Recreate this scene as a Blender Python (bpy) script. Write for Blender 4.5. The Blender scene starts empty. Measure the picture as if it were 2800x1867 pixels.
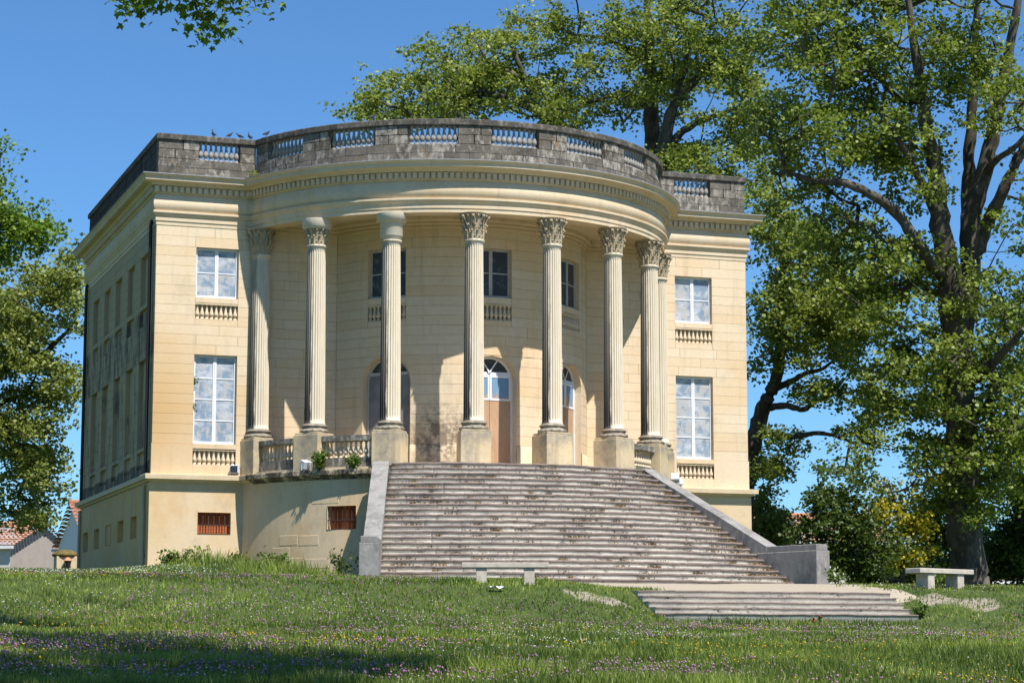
import bpy, math, random
import numpy as np
from mathutils import Matrix, Vector
random.seed(7); RNG = np.random.default_rng(7)
SC = bpy.context.scene; COL = SC.collection

# ------------------------------------------------------------------ camera
CAM = np.array([-21.6383, -66.4054, -1.8393]); YAW, PITCH, FPX = 0.3365, 0.1387, 6183.05
FWD = np.array([math.sin(YAW)*math.cos(PITCH), math.cos(YAW)*math.cos(PITCH), math.sin(PITCH)])
RT = np.array([math.cos(YAW), -math.sin(YAW), 0.0]); UP = np.cross(RT, FWD)
cd = bpy.data.cameras.new('camera'); cam = bpy.data.objects.new('camera', cd); COL.objects.link(cam)
cd.sensor_width = 36.0; cd.lens = FPX/2800*36.0; cd.clip_start = 0.5; cd.clip_end = 6000
m = Matrix.Identity(4)
for i in range(3):
    m[i][0], m[i][1], m[i][2], m[i][3] = RT[i], UP[i], -FWD[i], CAM[i]
cam.matrix_world = m; SC.camera = cam
# ------------------------------------------------------------------ sky, sun, exposure
SUN_AZ, SUN_EL = math.radians(16.0), math.radians(58.0)      # azimuth from -Y (towards the viewer) to +X
SDIR = Vector((math.sin(SUN_AZ)*math.cos(SUN_EL), -math.cos(SUN_AZ)*math.cos(SUN_EL), math.sin(SUN_EL)))
W_ = bpy.data.worlds.new('World'); SC.world = W_; W_.use_nodes = True
wn, wl = W_.node_tree.nodes, W_.node_tree.links
bg = wn['Background']; sky = wn.new('ShaderNodeTexSky'); sky.sky_type = 'NISHITA'; sky.sun_disc = False
sky.sun_elevation = SUN_EL; sky.sun_rotation = math.pi - SUN_AZ
sky.altitude = 800; sky.air_density = 1.0; sky.dust_density = 0.0; sky.ozone_density = 8.0
tint = wn.new('ShaderNodeMix'); tint.data_type = 'RGBA'; tint.blend_type = 'MULTIPLY'; tint.inputs[0].default_value = 1.0; tint.inputs[7].default_value = (.68, .915, 1.02, 1)
wl.new(sky.outputs[0], tint.inputs[6]); wl.new(tint.outputs[2], bg.inputs[0]); bg.inputs[1].default_value = 0.093
sl = bpy.data.lights.new('sun', 'SUN'); sl.energy = 5.0; sl.angle = math.radians(0.53); sl.color = (1.0, 0.955, 0.89)
so = bpy.data.objects.new('sun', sl); COL.objects.link(so); so.rotation_euler = SDIR.to_track_quat('Z', 'Y').to_euler()
SC.view_settings.view_transform = 'Standard'; SC.view_settings.look = 'None'
SC.view_settings.exposure = 0.64; SC.view_settings.gamma = 1.0; SC.view_settings.use_curve_mapping = False

# ------------------------------------------------------------------ helpers
def pix(u, v, d):                       # photo pixel (2800 wide) + distance along the view -> world point
    return CAM + d*(FWD + RT*(u-1400)/FPX - UP*(v-933.5)/FPX)
def mesh_np(name, V, F, smooth=False):
    V = np.asarray(V, dtype=np.float32); F = np.asarray(F, dtype=np.int32); k = F.shape[1]
    me = bpy.data.meshes.new(name); me.vertices.add(len(V)); me.vertices.foreach_set('co', V.ravel())
    me.loops.add(F.size); me.loops.foreach_set('vertex_index', F.ravel())
    me.polygons.add(len(F)); me.polygons.foreach_set('loop_start', np.arange(0, F.size, k, dtype=np.int32))
    if smooth: me.polygons.foreach_set('use_smooth', np.ones(len(F), dtype=bool))
    me.update(calc_edges=True); return me
class MB:
    def __init__(s): s.v = []; s.f = []; s.m = []; s.sm = []
    def quad(s, a, b, c, d, mi=0, sm=False):
        n = len(s.v); s.v += [a, b, c, d]; s.f.append((n, n+1, n+2, n+3)); s.m.append(mi); s.sm.append(sm)
    def poly(s, pts, mi=0, sm=False):
        n = len(s.v); s.v += list(pts); s.f.append(tuple(range(n, n+len(pts)))); s.m.append(mi); s.sm.append(sm)
    def grid(s, rows, closed=False, mi=0, sm=True, flip=False):   # rows: list of equal-length point lists
        n = len(s.v); w = len(rows[0])
        for r in rows: s.v += list(r)
        for j in range(len(rows)-1):
            for i in range(w if closed else w-1):
                a, b = n+j*w+i, n+j*w+(i+1) % w
                q = (a, b, b+w, a+w); s.f.append(q[::-1] if flip else q); s.m.append(mi); s.sm.append(sm)
    def box(s, x0, x1, y0, y1, z0, z1, mi=0, fn=None, c=0.0):
        X = [(x0, y0, z0), (x1, y0, z0), (x1, y1, z0), (x0, y1, z0), (x0, y0, z1), (x1, y0, z1), (x1, y1, z1), (x0, y1, z1)]
        if fn: X = [fn(*q) for q in X]
        n = len(s.v); s.v += X
        for q in ((0, 3, 2, 1), (4, 5, 6, 7), (0, 1, 5, 4), (1, 2, 6, 5), (2, 3, 7, 6), (3, 0, 4, 7)):
            s.f.append(tuple(n+i for i in q)); s.m.append(mi); s.sm.append(False)
    def bbox(s, x0, x1, y0, y1, z0, z1, c=0.01, mi=0, fn=None):   # box with chamfered edges
        n = len(s.v); pts = []; idx = {}
        for ix, (xa, xi) in enumerate(((x0, 1), (x1, -1))):
            for iy, (ya, yi) in enumerate(((y0, 1), (y1, -1))):
                for iz, (za, zi) in enumerate(((z0, 1), (z1, -1))):
                    for ax in range(3):
                        o = [xi*c, yi*c, zi*c]; o[ax] = 0
                        idx[(ix, iy, iz, ax)] = n+len(pts); q = (xa+o[0], ya+o[1], za+o[2]); pts.append(fn(*q) if fn else q)
        s.v += pts
        def F(*q): s.f.append(q); s.m.append(mi); s.sm.append(False)
        for ax in range(3):
            for e in (0, 1):
                o = [a for a in range(3) if a != ax]; ks = []
                for (p, r) in ((0, 0), (1, 0), (1, 1), (0, 1)):
                    key = [0, 0, 0]; key[ax] = e; key[o[0]] = p; key[o[1]] = r; ks.append(idx[(*key, ax)])
                if (e == 0) ^ (ax == 1): ks = ks[::-1]
                F(*ks)
        for ax in range(3):
            o = [a for a in range(3) if a != ax]
            for p in (0, 1):
                for r in (0, 1):
                    k0 = [0, 0, 0]; k0[o[0]] = p; k0[o[1]] = r; k1 = list(k0); k1[ax] = 1
                    q = [idx[(*k0, o[0])], idx[(*k1, o[0])], idx[(*k1, o[1])], idx[(*k0, o[1])]]
                    F(*(q if (p ^ r ^ (ax == 1)) else q[::-1]))
        for ix in (0, 1):
            for iy in (0, 1):
                for iz in (0, 1):
                    q = [idx[(ix, iy, iz, a)] for a in range(3)]; F(*(q if (ix+iy+iz) % 2 else q[::-1]))
    def lathe(s, prof, n=16, cx=0, cy=0, cz=0, mi=0, sm=True, cap=True):
        rows = [[(cx+r*math.cos(2*math.pi*i/n), cy+r*math.sin(2*math.pi*i/n), cz+z) for i in range(n)] for r, z in prof]
        s.grid(rows, True, mi, sm)
        if cap:
            s.poly(rows[0][::-1], mi); s.poly(rows[-1], mi)
    def tube(s, pts, rad, n=6, mi=0):
        pts = [np.array(q, float) for q in pts]; rows = []
        for i, q in enumerate(pts):
            t = pts[min(i+1, len(pts)-1)]-pts[max(i-1, 0)]; t /= (np.linalg.norm(t)+1e-9)
            a = np.cross(t, (0.31, 0.17, 0.93) if abs(t[2]) < .9 else (1, 0, 0.1)); a /= np.linalg.norm(a); b = np.cross(t, a)
            r = rad[i] if hasattr(rad, '__len__') else rad
            rows.append([tuple(q+r*(a*math.cos(2*math.pi*k/n)+b*math.sin(2*math.pi*k/n))) for k in range(n)])
        s.grid(rows, True, mi, True); s.poly(rows[-1], mi); s.poly(rows[0][::-1], mi)
    def mesh(s, name):
        me = bpy.data.meshes.new(name); me.from_pydata([tuple(map(float, q)) for q in s.v], [], s.f)
        me.polygons.foreach_set('material_index', np.array(s.m, dtype=np.int32))
        me.polygons.foreach_set('use_smooth', np.array(s.sm, dtype=bool)); me.update(); return me
    def obj(s, name, mats, parent=None):
        return link(name, s.mesh(name), mats, parent)
def link(name, me, mats=None, parent=None):
    if mats is not None:
        for q in (mats if isinstance(mats, (list, tuple)) else [mats]): me.materials.append(q)
    o = bpy.data.objects.new(name, me); COL.objects.link(o)
    if parent is not None: o.parent = parent
    return o
def tag(o, label=None, cat=None, group=None, kind=None):
    if label: o['label'] = label
    if cat: o['category'] = cat
    if group: o['group'] = group
    if kind: o['kind'] = kind
    return o
def empty(name, loc=(0, 0, 0), rz=0):
    o = bpy.data.objects.new(name, None); COL.objects.link(o); o.location = loc; o.rotation_euler = (0, 0, rz); return o
def sm(a, b, x):
    t = np.clip((x-a)/(b-a), 0, 1); return t*t*(3-2*t)

# ------------------------------------------------------------------ materials
class NT:
    def __init__(s, name):
        s.mat = bpy.data.materials.new(name); s.mat.use_nodes = True; s.n = s.mat.node_tree.nodes; s.l = s.mat.node_tree.links
        s.bsdf = s.n['Principled BSDF']; s.bsdf.inputs['Roughness'].default_value = .9; s.out = s.n['Material Output']
        s.bsdf.inputs['Specular IOR Level'].default_value = .25
        s.tc = s.n.new('ShaderNodeTexCoord').outputs['Object']
    def set(s, sock, v):
        if isinstance(v, bpy.types.NodeSocket): s.l.new(v, sock)
        elif isinstance(v, tuple) and len(v) == 3 and sock.type == 'RGBA': sock.default_value = (*v, 1)
        else: sock.default_value = v
    def map(s, scale=(1, 1, 1), loc=(0, 0, 0), src=None):
        m = s.n.new('ShaderNodeMapping'); s.l.new(src or s.tc, m.inputs[0]); m.inputs['Scale'].default_value = scale; m.inputs['Location'].default_value = loc
        return m.outputs[0]
    def noise(s, scale, detail=4, rough=.55, vec=None, dist=0.0):
        t = s.n.new('ShaderNodeTexNoise'); s.l.new(vec or s.tc, t.inputs['Vector']); t.inputs['Scale'].default_value = scale
        t.inputs['Detail'].default_value = detail; t.inputs['Roughness'].default_value = rough; t.inputs['Distortion'].default_value = dist
        return t.outputs[0]
    def voro(s, scale, vec=None, feature='F1'):
        t = s.n.new('ShaderNodeTexVoronoi'); s.l.new(vec or s.tc, t.inputs['Vector']); t.inputs['Scale'].default_value = scale; t.feature = feature
        return t.outputs['Distance']
    def ramp(s, x, *stops):
        r = s.n.new('ShaderNodeValToRGB'); s.l.new(x, r.inputs[0]); e = r.color_ramp.elements
        while len(e) < len(stops): e.new(.5)
        for q, (p, c) in zip(e, stops):
            q.position = p; q.color = (c, c, c, 1) if not isinstance(c, tuple) else (*c, 1)
        return r.outputs[0]
    def math(s, op, a, b=0.0, clamp=False):
        t = s.n.new('ShaderNodeMath'); t.operation = op; t.use_clamp = clamp; s.set(t.inputs[0], a); s.set(t.inputs[1], b); return t.outputs[0]
    def mix(s, f, a, b, mode='MIX'):
        t = s.n.new('ShaderNodeMix'); t.data_type = 'RGBA'; t.blend_type = mode; s.set(t.inputs[0], f); s.set(t.inputs[6], a); s.set(t.inputs[7], b); return t.outputs[2]
    def sep(s, v=None):
        t = s.n.new('ShaderNodeSeparateXYZ'); s.l.new(v or s.tc, t.inputs[0]); return t.outputs
    def rnd(s): return s.n.new('ShaderNodeObjectInfo').outputs['Random']
    def attr(s, name):
        t = s.n.new('ShaderNodeAttribute'); t.attribute_name = name; return t.outputs['Fac']
    def bump(s, h, strength=.3, dist=.02):
        b = s.n.new('ShaderNodeBump'); b.inputs['Strength'].default_value = strength; b.inputs['Distance'].default_value = dist
        s.l.new(h, b.inputs['Height']); s.l.new(b.outputs[0], s.bsdf.inputs['Normal'])
    def col(s, c): s.set(s.bsdf.inputs['Base Color'], c); return s
def limestone(name, c0, c1, ochre=.25, grey=.2, rnd=True, bump=.25, streak=.25, soot=False, glo=.56):
    t = NT(name); big = t.noise(.55, 5, .6); fine = t.noise(9, 5, .65); grain = t.noise(60, 3, .6)
    c = t.mix(t.ramp(big, (.35, 0.0), (.7, 1.0)), c0, c1)
    if rnd: c = t.mix(t.math('MULTIPLY', t.ramp(t.rnd(), (.45, 0.0), (1, 1.0)), .34), c, (c1[0]*.93, c1[1]*.80, c1[2]*.60))
    och = t.ramp(t.noise(.9, 6, .6, t.map((1, 1, .7), (5, 2, 1))), (.52, 0.0), (.75, 1.0))
    c = t.mix(t.math('MULTIPLY', och, ochre), c, (c1[0]*.92, c1[1]*.72, c1[2]*.42))
    st = t.ramp(t.noise(2.2, 5, .65, t.map((1.6, 1.6, .13), (3, 3, 3))), (.55, 0.0), (.8, 1.0))
    c = t.mix(t.math('MULTIPLY', st, streak), c, (.16, .14, .11))
    g = t.ramp(t.noise(1.1, 6, .7, t.map((1, 1, 1), (11, 4, 7))), (glo, 0.0), (glo+.22, 1.0))
    c = t.mix(t.math('MULTIPLY', g, grey), c, (.2, .19, .17))
    c = t.mix(t.ramp(fine, (.3, .16), (.7, 0.0)), c, (.3, .24, .15))
    if rnd:                                                     # damp soot patch low on the bow, ochre bloom on the outer end of the left wing
        def blob(p, r):
            v = t.n.new('ShaderNodeVectorMath'); v.operation = 'DISTANCE'; t.l.new(t.tc, v.inputs[0]); v.inputs[1].default_value = p
            return t.math('SUBTRACT', 1.0, t.math('DIVIDE', v.outputs['Value'], r), True)
        k = t.math('MULTIPLY', blob((-1.45, -2.4, 4.55), 1.5), t.ramp(t.noise(3.5, 6, .75), (.38, 0.0), (.62, 1.0)), True)
        c = t.mix(t.ramp(k, (.08, 0.0), (.5, .75)), c, (.10, .085, .065))
        c = t.mix(t.math('MULTIPLY', blob((-9.9, 0, 5.4), 3.2), 1.1, True), c, (.54, .345, .155))
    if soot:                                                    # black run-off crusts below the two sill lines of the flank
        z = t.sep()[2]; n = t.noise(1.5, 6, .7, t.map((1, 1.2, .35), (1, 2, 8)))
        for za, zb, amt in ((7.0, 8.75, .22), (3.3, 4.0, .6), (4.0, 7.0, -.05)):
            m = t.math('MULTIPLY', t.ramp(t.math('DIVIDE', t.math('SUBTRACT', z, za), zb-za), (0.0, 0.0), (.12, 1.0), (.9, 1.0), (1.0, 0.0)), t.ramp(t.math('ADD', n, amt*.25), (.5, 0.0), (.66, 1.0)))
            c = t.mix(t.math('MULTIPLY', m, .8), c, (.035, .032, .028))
    t.col(c); t.bump(t.mix(.35, fine, grain), bump, .012); return t.mat
def greystone(name, dark=(.045, .042, .038), mid=(.15, .14, .125), light=(.42, .4, .36), lich=(.30, .16, .03), lichamt=.5, lo=.40, hi=.62, rnd=.35):
    t = NT(name); n1 = t.noise(1.3, 7, .68); n2 = t.noise(7, 6, .7, t.map((1, 1, .6))); n3 = t.noise(26, 4, .7)
    c = t.mix(t.ramp(n1, (lo-.08, 0.0), (hi, 1.0)), dark, mid)
    x = t.math('ADD', n2, t.math('MULTIPLY', t.math('SUBTRACT', t.rnd(), .5), rnd*.45))
    c = t.mix(t.ramp(x, (.5, 0.0), (.68, .8)), c, light)
    c = t.mix(t.ramp(n3, (.56, 0.0), (.72, .55)), c, light)
    c = t.mix(t.ramp(n3, (.28, .5), (.42, 0.0)), c, dark)
    L = t.ramp(t.noise(3.1, 5, .7, t.map((1, 1, 1), (9, 1, 3))), (.62, 0.0), (.68, 1.0))
    c = t.mix(t.math('MULTIPLY', L, lichamt), c, lich)
    t.col(c); t.bump(t.mix(.5, n2, n3), .6, .02); return t.mat
def plain(name, c, rough=.6, var=.15, scale=12, metal=0, spec=.3):
    t = NT(name); n = t.noise(scale, 5, .6)
    t.col(t.mix(t.ramp(n, (.35, 0.0), (.7, 1.0)), c, tuple(q*(1-var) for q in c)))
    t.bsdf.inputs['Roughness'].default_value = rough; t.bsdf.inputs['Metallic'].default_value = metal; t.bsdf.inputs['Specular IOR Level'].default_value = spec
    t.bump(n, .1, .005); return t.mat
M = {}
M['lime'] = limestone('limestone_wall', (.69, .57, .41), (.67, .52, .34), .42, .3, True, .25, .34)
M['limes'] = limestone('limestone_trim', (.64, .53, .38), (.59, .46, .295), .45, .35, False, .25, .4)
M['limep'] = limestone('limestone_plinth', (.64, .505, .335), (.61, .435, .235), .55, .45, False, .3, .3)
M['limecol'] = limestone('limestone_column', (.56, .52, .43), (.52, .46, .35), .15, .2, False, .3, .35)
M['limecap'] = limestone('limestone_capital', (.44, .375, .265), (.36, .285, .175), .3, .6, False, .5, .5)
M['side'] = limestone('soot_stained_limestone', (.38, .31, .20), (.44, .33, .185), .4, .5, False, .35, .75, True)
M['limeside'] = limestone('ochre_plinth', (.60, .43, .22), (.58, .37, .15), .6, .5, False, .3, .45)
M['mortar'] = plain('mortar', (.46, .36, .25), .95, .3, 6)
M['par'] = greystone('parapet_stone', (.048, .042, .034), (.165, .146, .118), (.42, .385, .325), (.30, .16, .03), .55, .40, .64)
M['pmortar'] = plain('parapet_mortar', (.30, .285, .255), .95, .4, 9)
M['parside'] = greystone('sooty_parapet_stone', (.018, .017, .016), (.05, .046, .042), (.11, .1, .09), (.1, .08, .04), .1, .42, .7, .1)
M['parcap'] = greystone('parapet_coping', (.04, .036, .03), (.10, .09, .075), (.24, .22, .19), (.34, .17, .02), .85, .42, .66, 0)
M['parbal'] = greystone('parapet_baluster', (.13, .12, .105), (.28, .262, .235), (.46, .435, .395), (.3, .2, .05), .1, .35, .55, .1)
M['rail'] = greystone('weathered_rail', (.05, .045, .04), (.17, .155, .13), (.46, .42, .35), (.3, .2, .06), .15, .42, .62, .2)
M['ped'] = limestone('weathered_pedestal', (.60, .49, .33), (.54, .42, .25), .5, .92, False, .5, .75, False, .44)
M['floor'] = limestone('terrace_paving', (.60, .50, .36), (.54, .43, .28), .3, .3, False, .3, .1)
M['base'] = greystone('weathered_base', (.07, .06, .05), (.24, .205, .155), (.46, .41, .32), (.3, .22, .08), .1, .38, .58, .2)
M['cheek'] = greystone('stair_cheek', (.10, .095, .088), (.245, .235, .22), (.34, .325, .305), (.28, .2, .1), .1, .34, .55, .1)
M['lead'] = plain('lead_flashing', (.30, .31, .33), .55, .3, 8)
M['frame'] = plain('white_window_paint', (.74, .74, .76), .5, .12, 5)
M['frame_old'] = plain('grey_window_paint', (.52, .50, .46), .6, .25, 5)
M['pipe_black'] = plain('black_drainpipe', (.018, .017, .016), .5, .2)
M['pipe_beige'] = plain('beige_drainpipe', (.42, .36, .25), .6, .25, 4)
M['iron'] = plain('rusty_iron', (.075, .045, .035), .7, .4, 20)
M['bench'] = plain('pale_bench_stone', (.52, .46, .385), .9, .3, 7)
M['flood'] = plain('white_floodlight_metal', (.62, .64, .66), .4, .1, 5)
M['glass'] = plain('dark_glass', (.03, .035, .04), .1, .2, 3, 0, .5)
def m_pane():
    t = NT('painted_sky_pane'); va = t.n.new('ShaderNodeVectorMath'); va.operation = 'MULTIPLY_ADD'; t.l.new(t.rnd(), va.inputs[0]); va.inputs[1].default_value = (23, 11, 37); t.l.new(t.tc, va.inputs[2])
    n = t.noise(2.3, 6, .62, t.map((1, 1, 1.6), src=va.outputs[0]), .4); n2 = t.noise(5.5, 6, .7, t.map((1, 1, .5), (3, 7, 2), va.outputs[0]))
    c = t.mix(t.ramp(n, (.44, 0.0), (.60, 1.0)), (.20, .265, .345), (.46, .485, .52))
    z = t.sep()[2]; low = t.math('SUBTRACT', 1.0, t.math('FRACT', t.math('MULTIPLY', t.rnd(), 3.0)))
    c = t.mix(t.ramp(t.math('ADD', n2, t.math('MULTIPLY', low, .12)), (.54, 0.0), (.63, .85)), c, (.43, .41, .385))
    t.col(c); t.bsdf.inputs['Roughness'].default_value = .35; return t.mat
M['pane'] = m_pane()
def m_panedark():
    t = NT('dark_painted_pane'); n = t.noise(2.6, 6, .6, t.map((1, 1, 1.5)), .5)
    t.col(t.mix(t.ramp(n, (.55, 0.0), (.78, 1.0)), (.045, .05, .055), (.20, .21, .22))); t.bsdf.inputs['Roughness'].default_value = .3; return t.mat
M['panedark'] = m_panedark()
def m_door():
    t = NT('peeling_door_paint'); z = t.sep()[2]; n = t.noise(1.6, 6, .65, t.map((2.2, 2.2, .5))); n2 = t.noise(9, 5, .7, t.map((1, 1, .35)))
    c = t.mix(t.ramp(n2, (.35, 0.0), (.7, 1.0)), (.47, .30, .185), (.37, .225, .135))
    c = t.mix(t.ramp(n, (.55, 0.0), (.75, .6)), c, (.56, .44, .32))
    blue = t.ramp(t.math('ADD', z, t.math('MULTIPLY', t.math('SUBTRACT', n, .5), 1.3)), (.0, 0.0), (.001, 0.0))
    k = t.ramp(t.math('DIVIDE', t.math('SUBTRACT', t.math('ADD', z, t.math('MULTIPLY', t.math('SUBTRACT', n, .5), 2.2)), 5.85), .5), (0.0, 0.0), (.25, 1.0))
    c = t.mix(k, c, (.16, .27, .40)); t.col(c); t.bsdf.inputs['Roughness'].default_value = .6; t.bump(n2, .2, .006); return t.mat
M['door'] = m_door()
M['doorgrey'] = plain('grey_board', (.26, .245, .235), .7, .35, 2.5)
def m_grate():
    t = NT('terracotta_vent_brick'); v = t.n.new('ShaderNodeTexBrick'); t.l.new(t.map((1, 1, 1)), v.inputs[0])
    x, y, z = t.sep(); a = t.math('FRACT', t.math('MULTIPLY', t.math('ADD', x, y), 22.0)); b = t.math('FRACT', t.math('MULTIPLY', z, 22.0))
    h = t.math('MULTIPLY', t.math('GREATER_THAN', a, .45), t.math('GREATER_THAN', b, .45)); t.n.remove(v)
    t.col(t.mix(h, (.42, .12, .04), (.09, .02, .01))); return t.mat
M['grate'] = m_grate()
def m_step(name, ca, cb, cs):
    t = NT(name); n1 = t.noise(.9, 6, .65, t.map((1, 1, 1))); n2 = t.noise(8, 6, .7, t.map((1, 1, 2.5))); n3 = t.noise(34, 4, .7)
    c = t.mix(t.ramp(n1, (.36, 0.0), (.66, 1.0)), ca, cb)
    c = t.mix(t.ramp(n2, (.5, 0.0), (.72, .75)), c, cs)
    c = t.mix(t.ramp(n3, (.57, 0.0), (.7, .85)), c, (.07, .06, .05))
    c = t.mix(t.ramp(n3, (.28, .7), (.40, 0.0)), c, (.62, .6, .55))
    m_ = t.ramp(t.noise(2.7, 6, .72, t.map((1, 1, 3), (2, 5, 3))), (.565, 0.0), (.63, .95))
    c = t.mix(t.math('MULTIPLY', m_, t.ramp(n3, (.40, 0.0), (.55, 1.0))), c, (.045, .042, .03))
    t.col(c); t.bump(t.mix(.5, n2, n3), .55, .015); return t.mat
M['step'] = m_step('worn_step_riser', (.46, .425, .37), (.60, .56, .48), (.40, .35, .29))
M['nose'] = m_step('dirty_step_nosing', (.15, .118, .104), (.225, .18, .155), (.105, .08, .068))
M['tile'] = plain('clay_roof_tile', (.50, .25, .15), .85, .45, 2.0)
M['tile2'] = plain('red_roof_tile', (.38, .165, .10), .85, .4, 2.0)
M['render'] = plain('pale_house_render', (.62, .57, .53), .9, .1, 2)
M['whitewall'] = plain('white_house_paint', (.74, .73, .72), .8, .06, 2)
M['block'] = plain('grey_block_wall', (.42, .36, .31), .9, .15, 3)
M['moss'] = plain('mossy_stone', (.16, .12, .04), .95, .5, 5)
def m_leaf(name, dark, light, trans=.36):
    t = NT(name); a = t.attr('tint'); c = t.mix(a, dark, light); t.col(c); t.bsdf.inputs['Roughness'].default_value = .5; t.bsdf.inputs['Specular IOR Level'].default_value = .35
    tr = t.n.new('ShaderNodeBsdfTranslucent'); t.l.new(t.mix(.5, c, (light[0]*1.3, light[1]*1.35, light[2]*.8)), tr.inputs[0])
    mx = t.n.new('ShaderNodeMixShader'); mx.inputs[0].default_value = trans
    t.l.new(t.bsdf.outputs[0], mx.inputs[1]); t.l.new(tr.outputs[0], mx.inputs[2]); t.l.new(mx.outputs[0], t.out.inputs[0]); return t.mat
M['leaf'] = m_leaf('plane_tree_leaf', (.07, .115, .015), (.31, .36, .07))
M['leafdk'] = m_leaf('dense_plane_leaf', (.05, .092, .011), (.27, .33, .06))
M['leafol'] = m_leaf('olive_plane_leaf', (.09, .13, .022), (.33, .365, .095))
M['leafbr'] = m_leaf('bright_young_leaf', (.08, .15, .01), (.18, .27, .03))
M['leafsh'] = m_leaf('dark_shrub_leaf', (.025, .052, .008), (.10, .145, .028))
M['leafye'] = m_leaf('golden_leaf', (.24, .215, .012), (.44, .385, .03))
M['leafgr'] = m_leaf('weed_leaf', (.05, .10, .012), (.13, .20, .03))
M['grass'] = m_leaf('grass_blade', (.032, .068, .009), (.235, .30, .05), .3)
M['weeddry'] = m_leaf('dry_weed', (.10, .06, .025), (.24, .15, .05), .2)
M['clover'] = m_leaf('clover_petal', (.25, .10, .19), (.46, .26, .40), .2)
M['butter'] = m_leaf('buttercup_petal', (.62, .36, .005), (.75, .5, .01), .2)
M['daisy'] = m_leaf('daisy_petal', (.6, .6, .55), (.78, .78, .75), .2)
def m_bark(name, a, b, c):
    t = NT(name); n = t.noise(1.8, 5, .6, t.map((1, 1, .55))); n2 = t.noise(6, 5, .65, t.map((1, 1, .4)))
    k = t.mix(t.ramp(n, (.45, 0.0), (.56, 1.0)), a, b); k = t.mix(t.ramp(n2, (.55, 0.0), (.62, .8)), k, c); t.col(k); t.bump(n2, .5, .03); return t.mat
M['bark'] = m_bark('plane_bark', (.13, .115, .085), (.20, .18, .135), (.30, .275, .21))
M['barkdk'] = m_bark('dark_bark', (.05, .043, .034), (.09, .078, .06), (.13, .115, .09))
M['pot'] = plain('dark_terracotta', (.20, .055, .03), .8, .3, 9)
def m_band():
    t = NT('lichened_band_stone'); n = t.noise(2.6, 6, .7); f = t.noise(18, 5, .7); v = t.n.new('ShaderNodeVectorMath'); v.operation = 'DISTANCE'
    t.l.new(t.map((1, 1, 0)), v.inputs[0]); v.inputs[1].default_value = (0, 2.16, 0); y = t.sep()[1]
    c = t.mix(t.ramp(n, (.35, 0.0), (.7, 1.0)), (.62, .50, .335), (.54, .42, .26)); c = t.mix(t.ramp(f, (.5, 0.0), (.75, .4)), c, (.25, .21, .15))
    on = t.math('LESS_THAN', v.outputs['Value'], 7.62); on = t.math('MULTIPLY', on, t.math('LESS_THAN', y, -.6))
    k = t.math('MULTIPLY', on, t.ramp(t.math('ADD', t.math('MULTIPLY', n, .6), t.math('MULTIPLY', f, .4)), (.40, 0.0), (.52, .92)))
    t.col(t.mix(k, c, (.045, .04, .034))); t.bump(f, .5, .015); return t.mat
M['band'] = m_band()
# ------------------------------------------------------------------ ground
PY = [-400, -120, -66.4, -24.2, -22.75, -21.0, -12.0, 0.0, 60.0, 200, 900]
PZ = [-9.0, -6.0, -3.45, -1.26, -1.13, -0.42, 0.06, 0.10, 0.2, -2.0, -6.0]
def height(x, y):
    x = np.asarray(x, float); y = np.asarray(y, float)
    z = np.interp(y, PY, PZ)
    side = sm(3.02, 3.75, np.abs(x))                           # the bank runs out more gently beside the steps
    z2 = np.interp(y, [-400, -120, -66.4, -27.0, -24.5, -20.3, -17.5, -12, 0, 60, 200, 900], [-9, -6, -3.45, -1.38, -1.16, -.30, -.10, .09, .10, .2, -2, -6])
    z = z*(1-side)+z2*side
    z = z+.48*sm(-6.4, -9.5, x)*sm(-13, -1.0, y)*sm(120, 40, y)+.30*sm(-4.5, -7, x)*sm(-11, -5, y)*sm(-12, -8, x)*sm(10, 0, y)
    z = z+.035*np.sin(x*1.3+y*.7)*np.sin(y*.9-x*.4)*sm(-23.5, -25, y)
    return z
def gravel_mask(x, y):
    j = .5*np.sin(x*1.9)+.35*np.sin(x*4.3+1)
    left = sm(-.5, .7, x+2.5+.4*np.sin(y*1.7))
    g = left*sm(-21.9+0, -21.2, y+.10*j)
    right = sm(4.4, 3.3, x+.3*j)                # turns into a narrow path on the right
    path = sm(-18.4, -17.4, y+.25*j)*sm(-11.4, -12.2, y)
    return g*np.maximum(right, path)*sm(-11, -11.5, y-.6*sm(7, 12, x)*0)
def bare_mask(x, y):                                          # trodden earth either side of the lower steps
    a = sm(1.25, .4, np.hypot((x+4.2)/.85, (y+21.8)/1.3)+.3*np.sin(x*5+y*2))
    b = sm(1.25, .4, np.hypot((x-4.6)/1.25, (y+21.9)/1.2)+.3*np.sin(x*4-y*3))
    return np.clip(np.maximum(a, b), 0, 1)*.62
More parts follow.
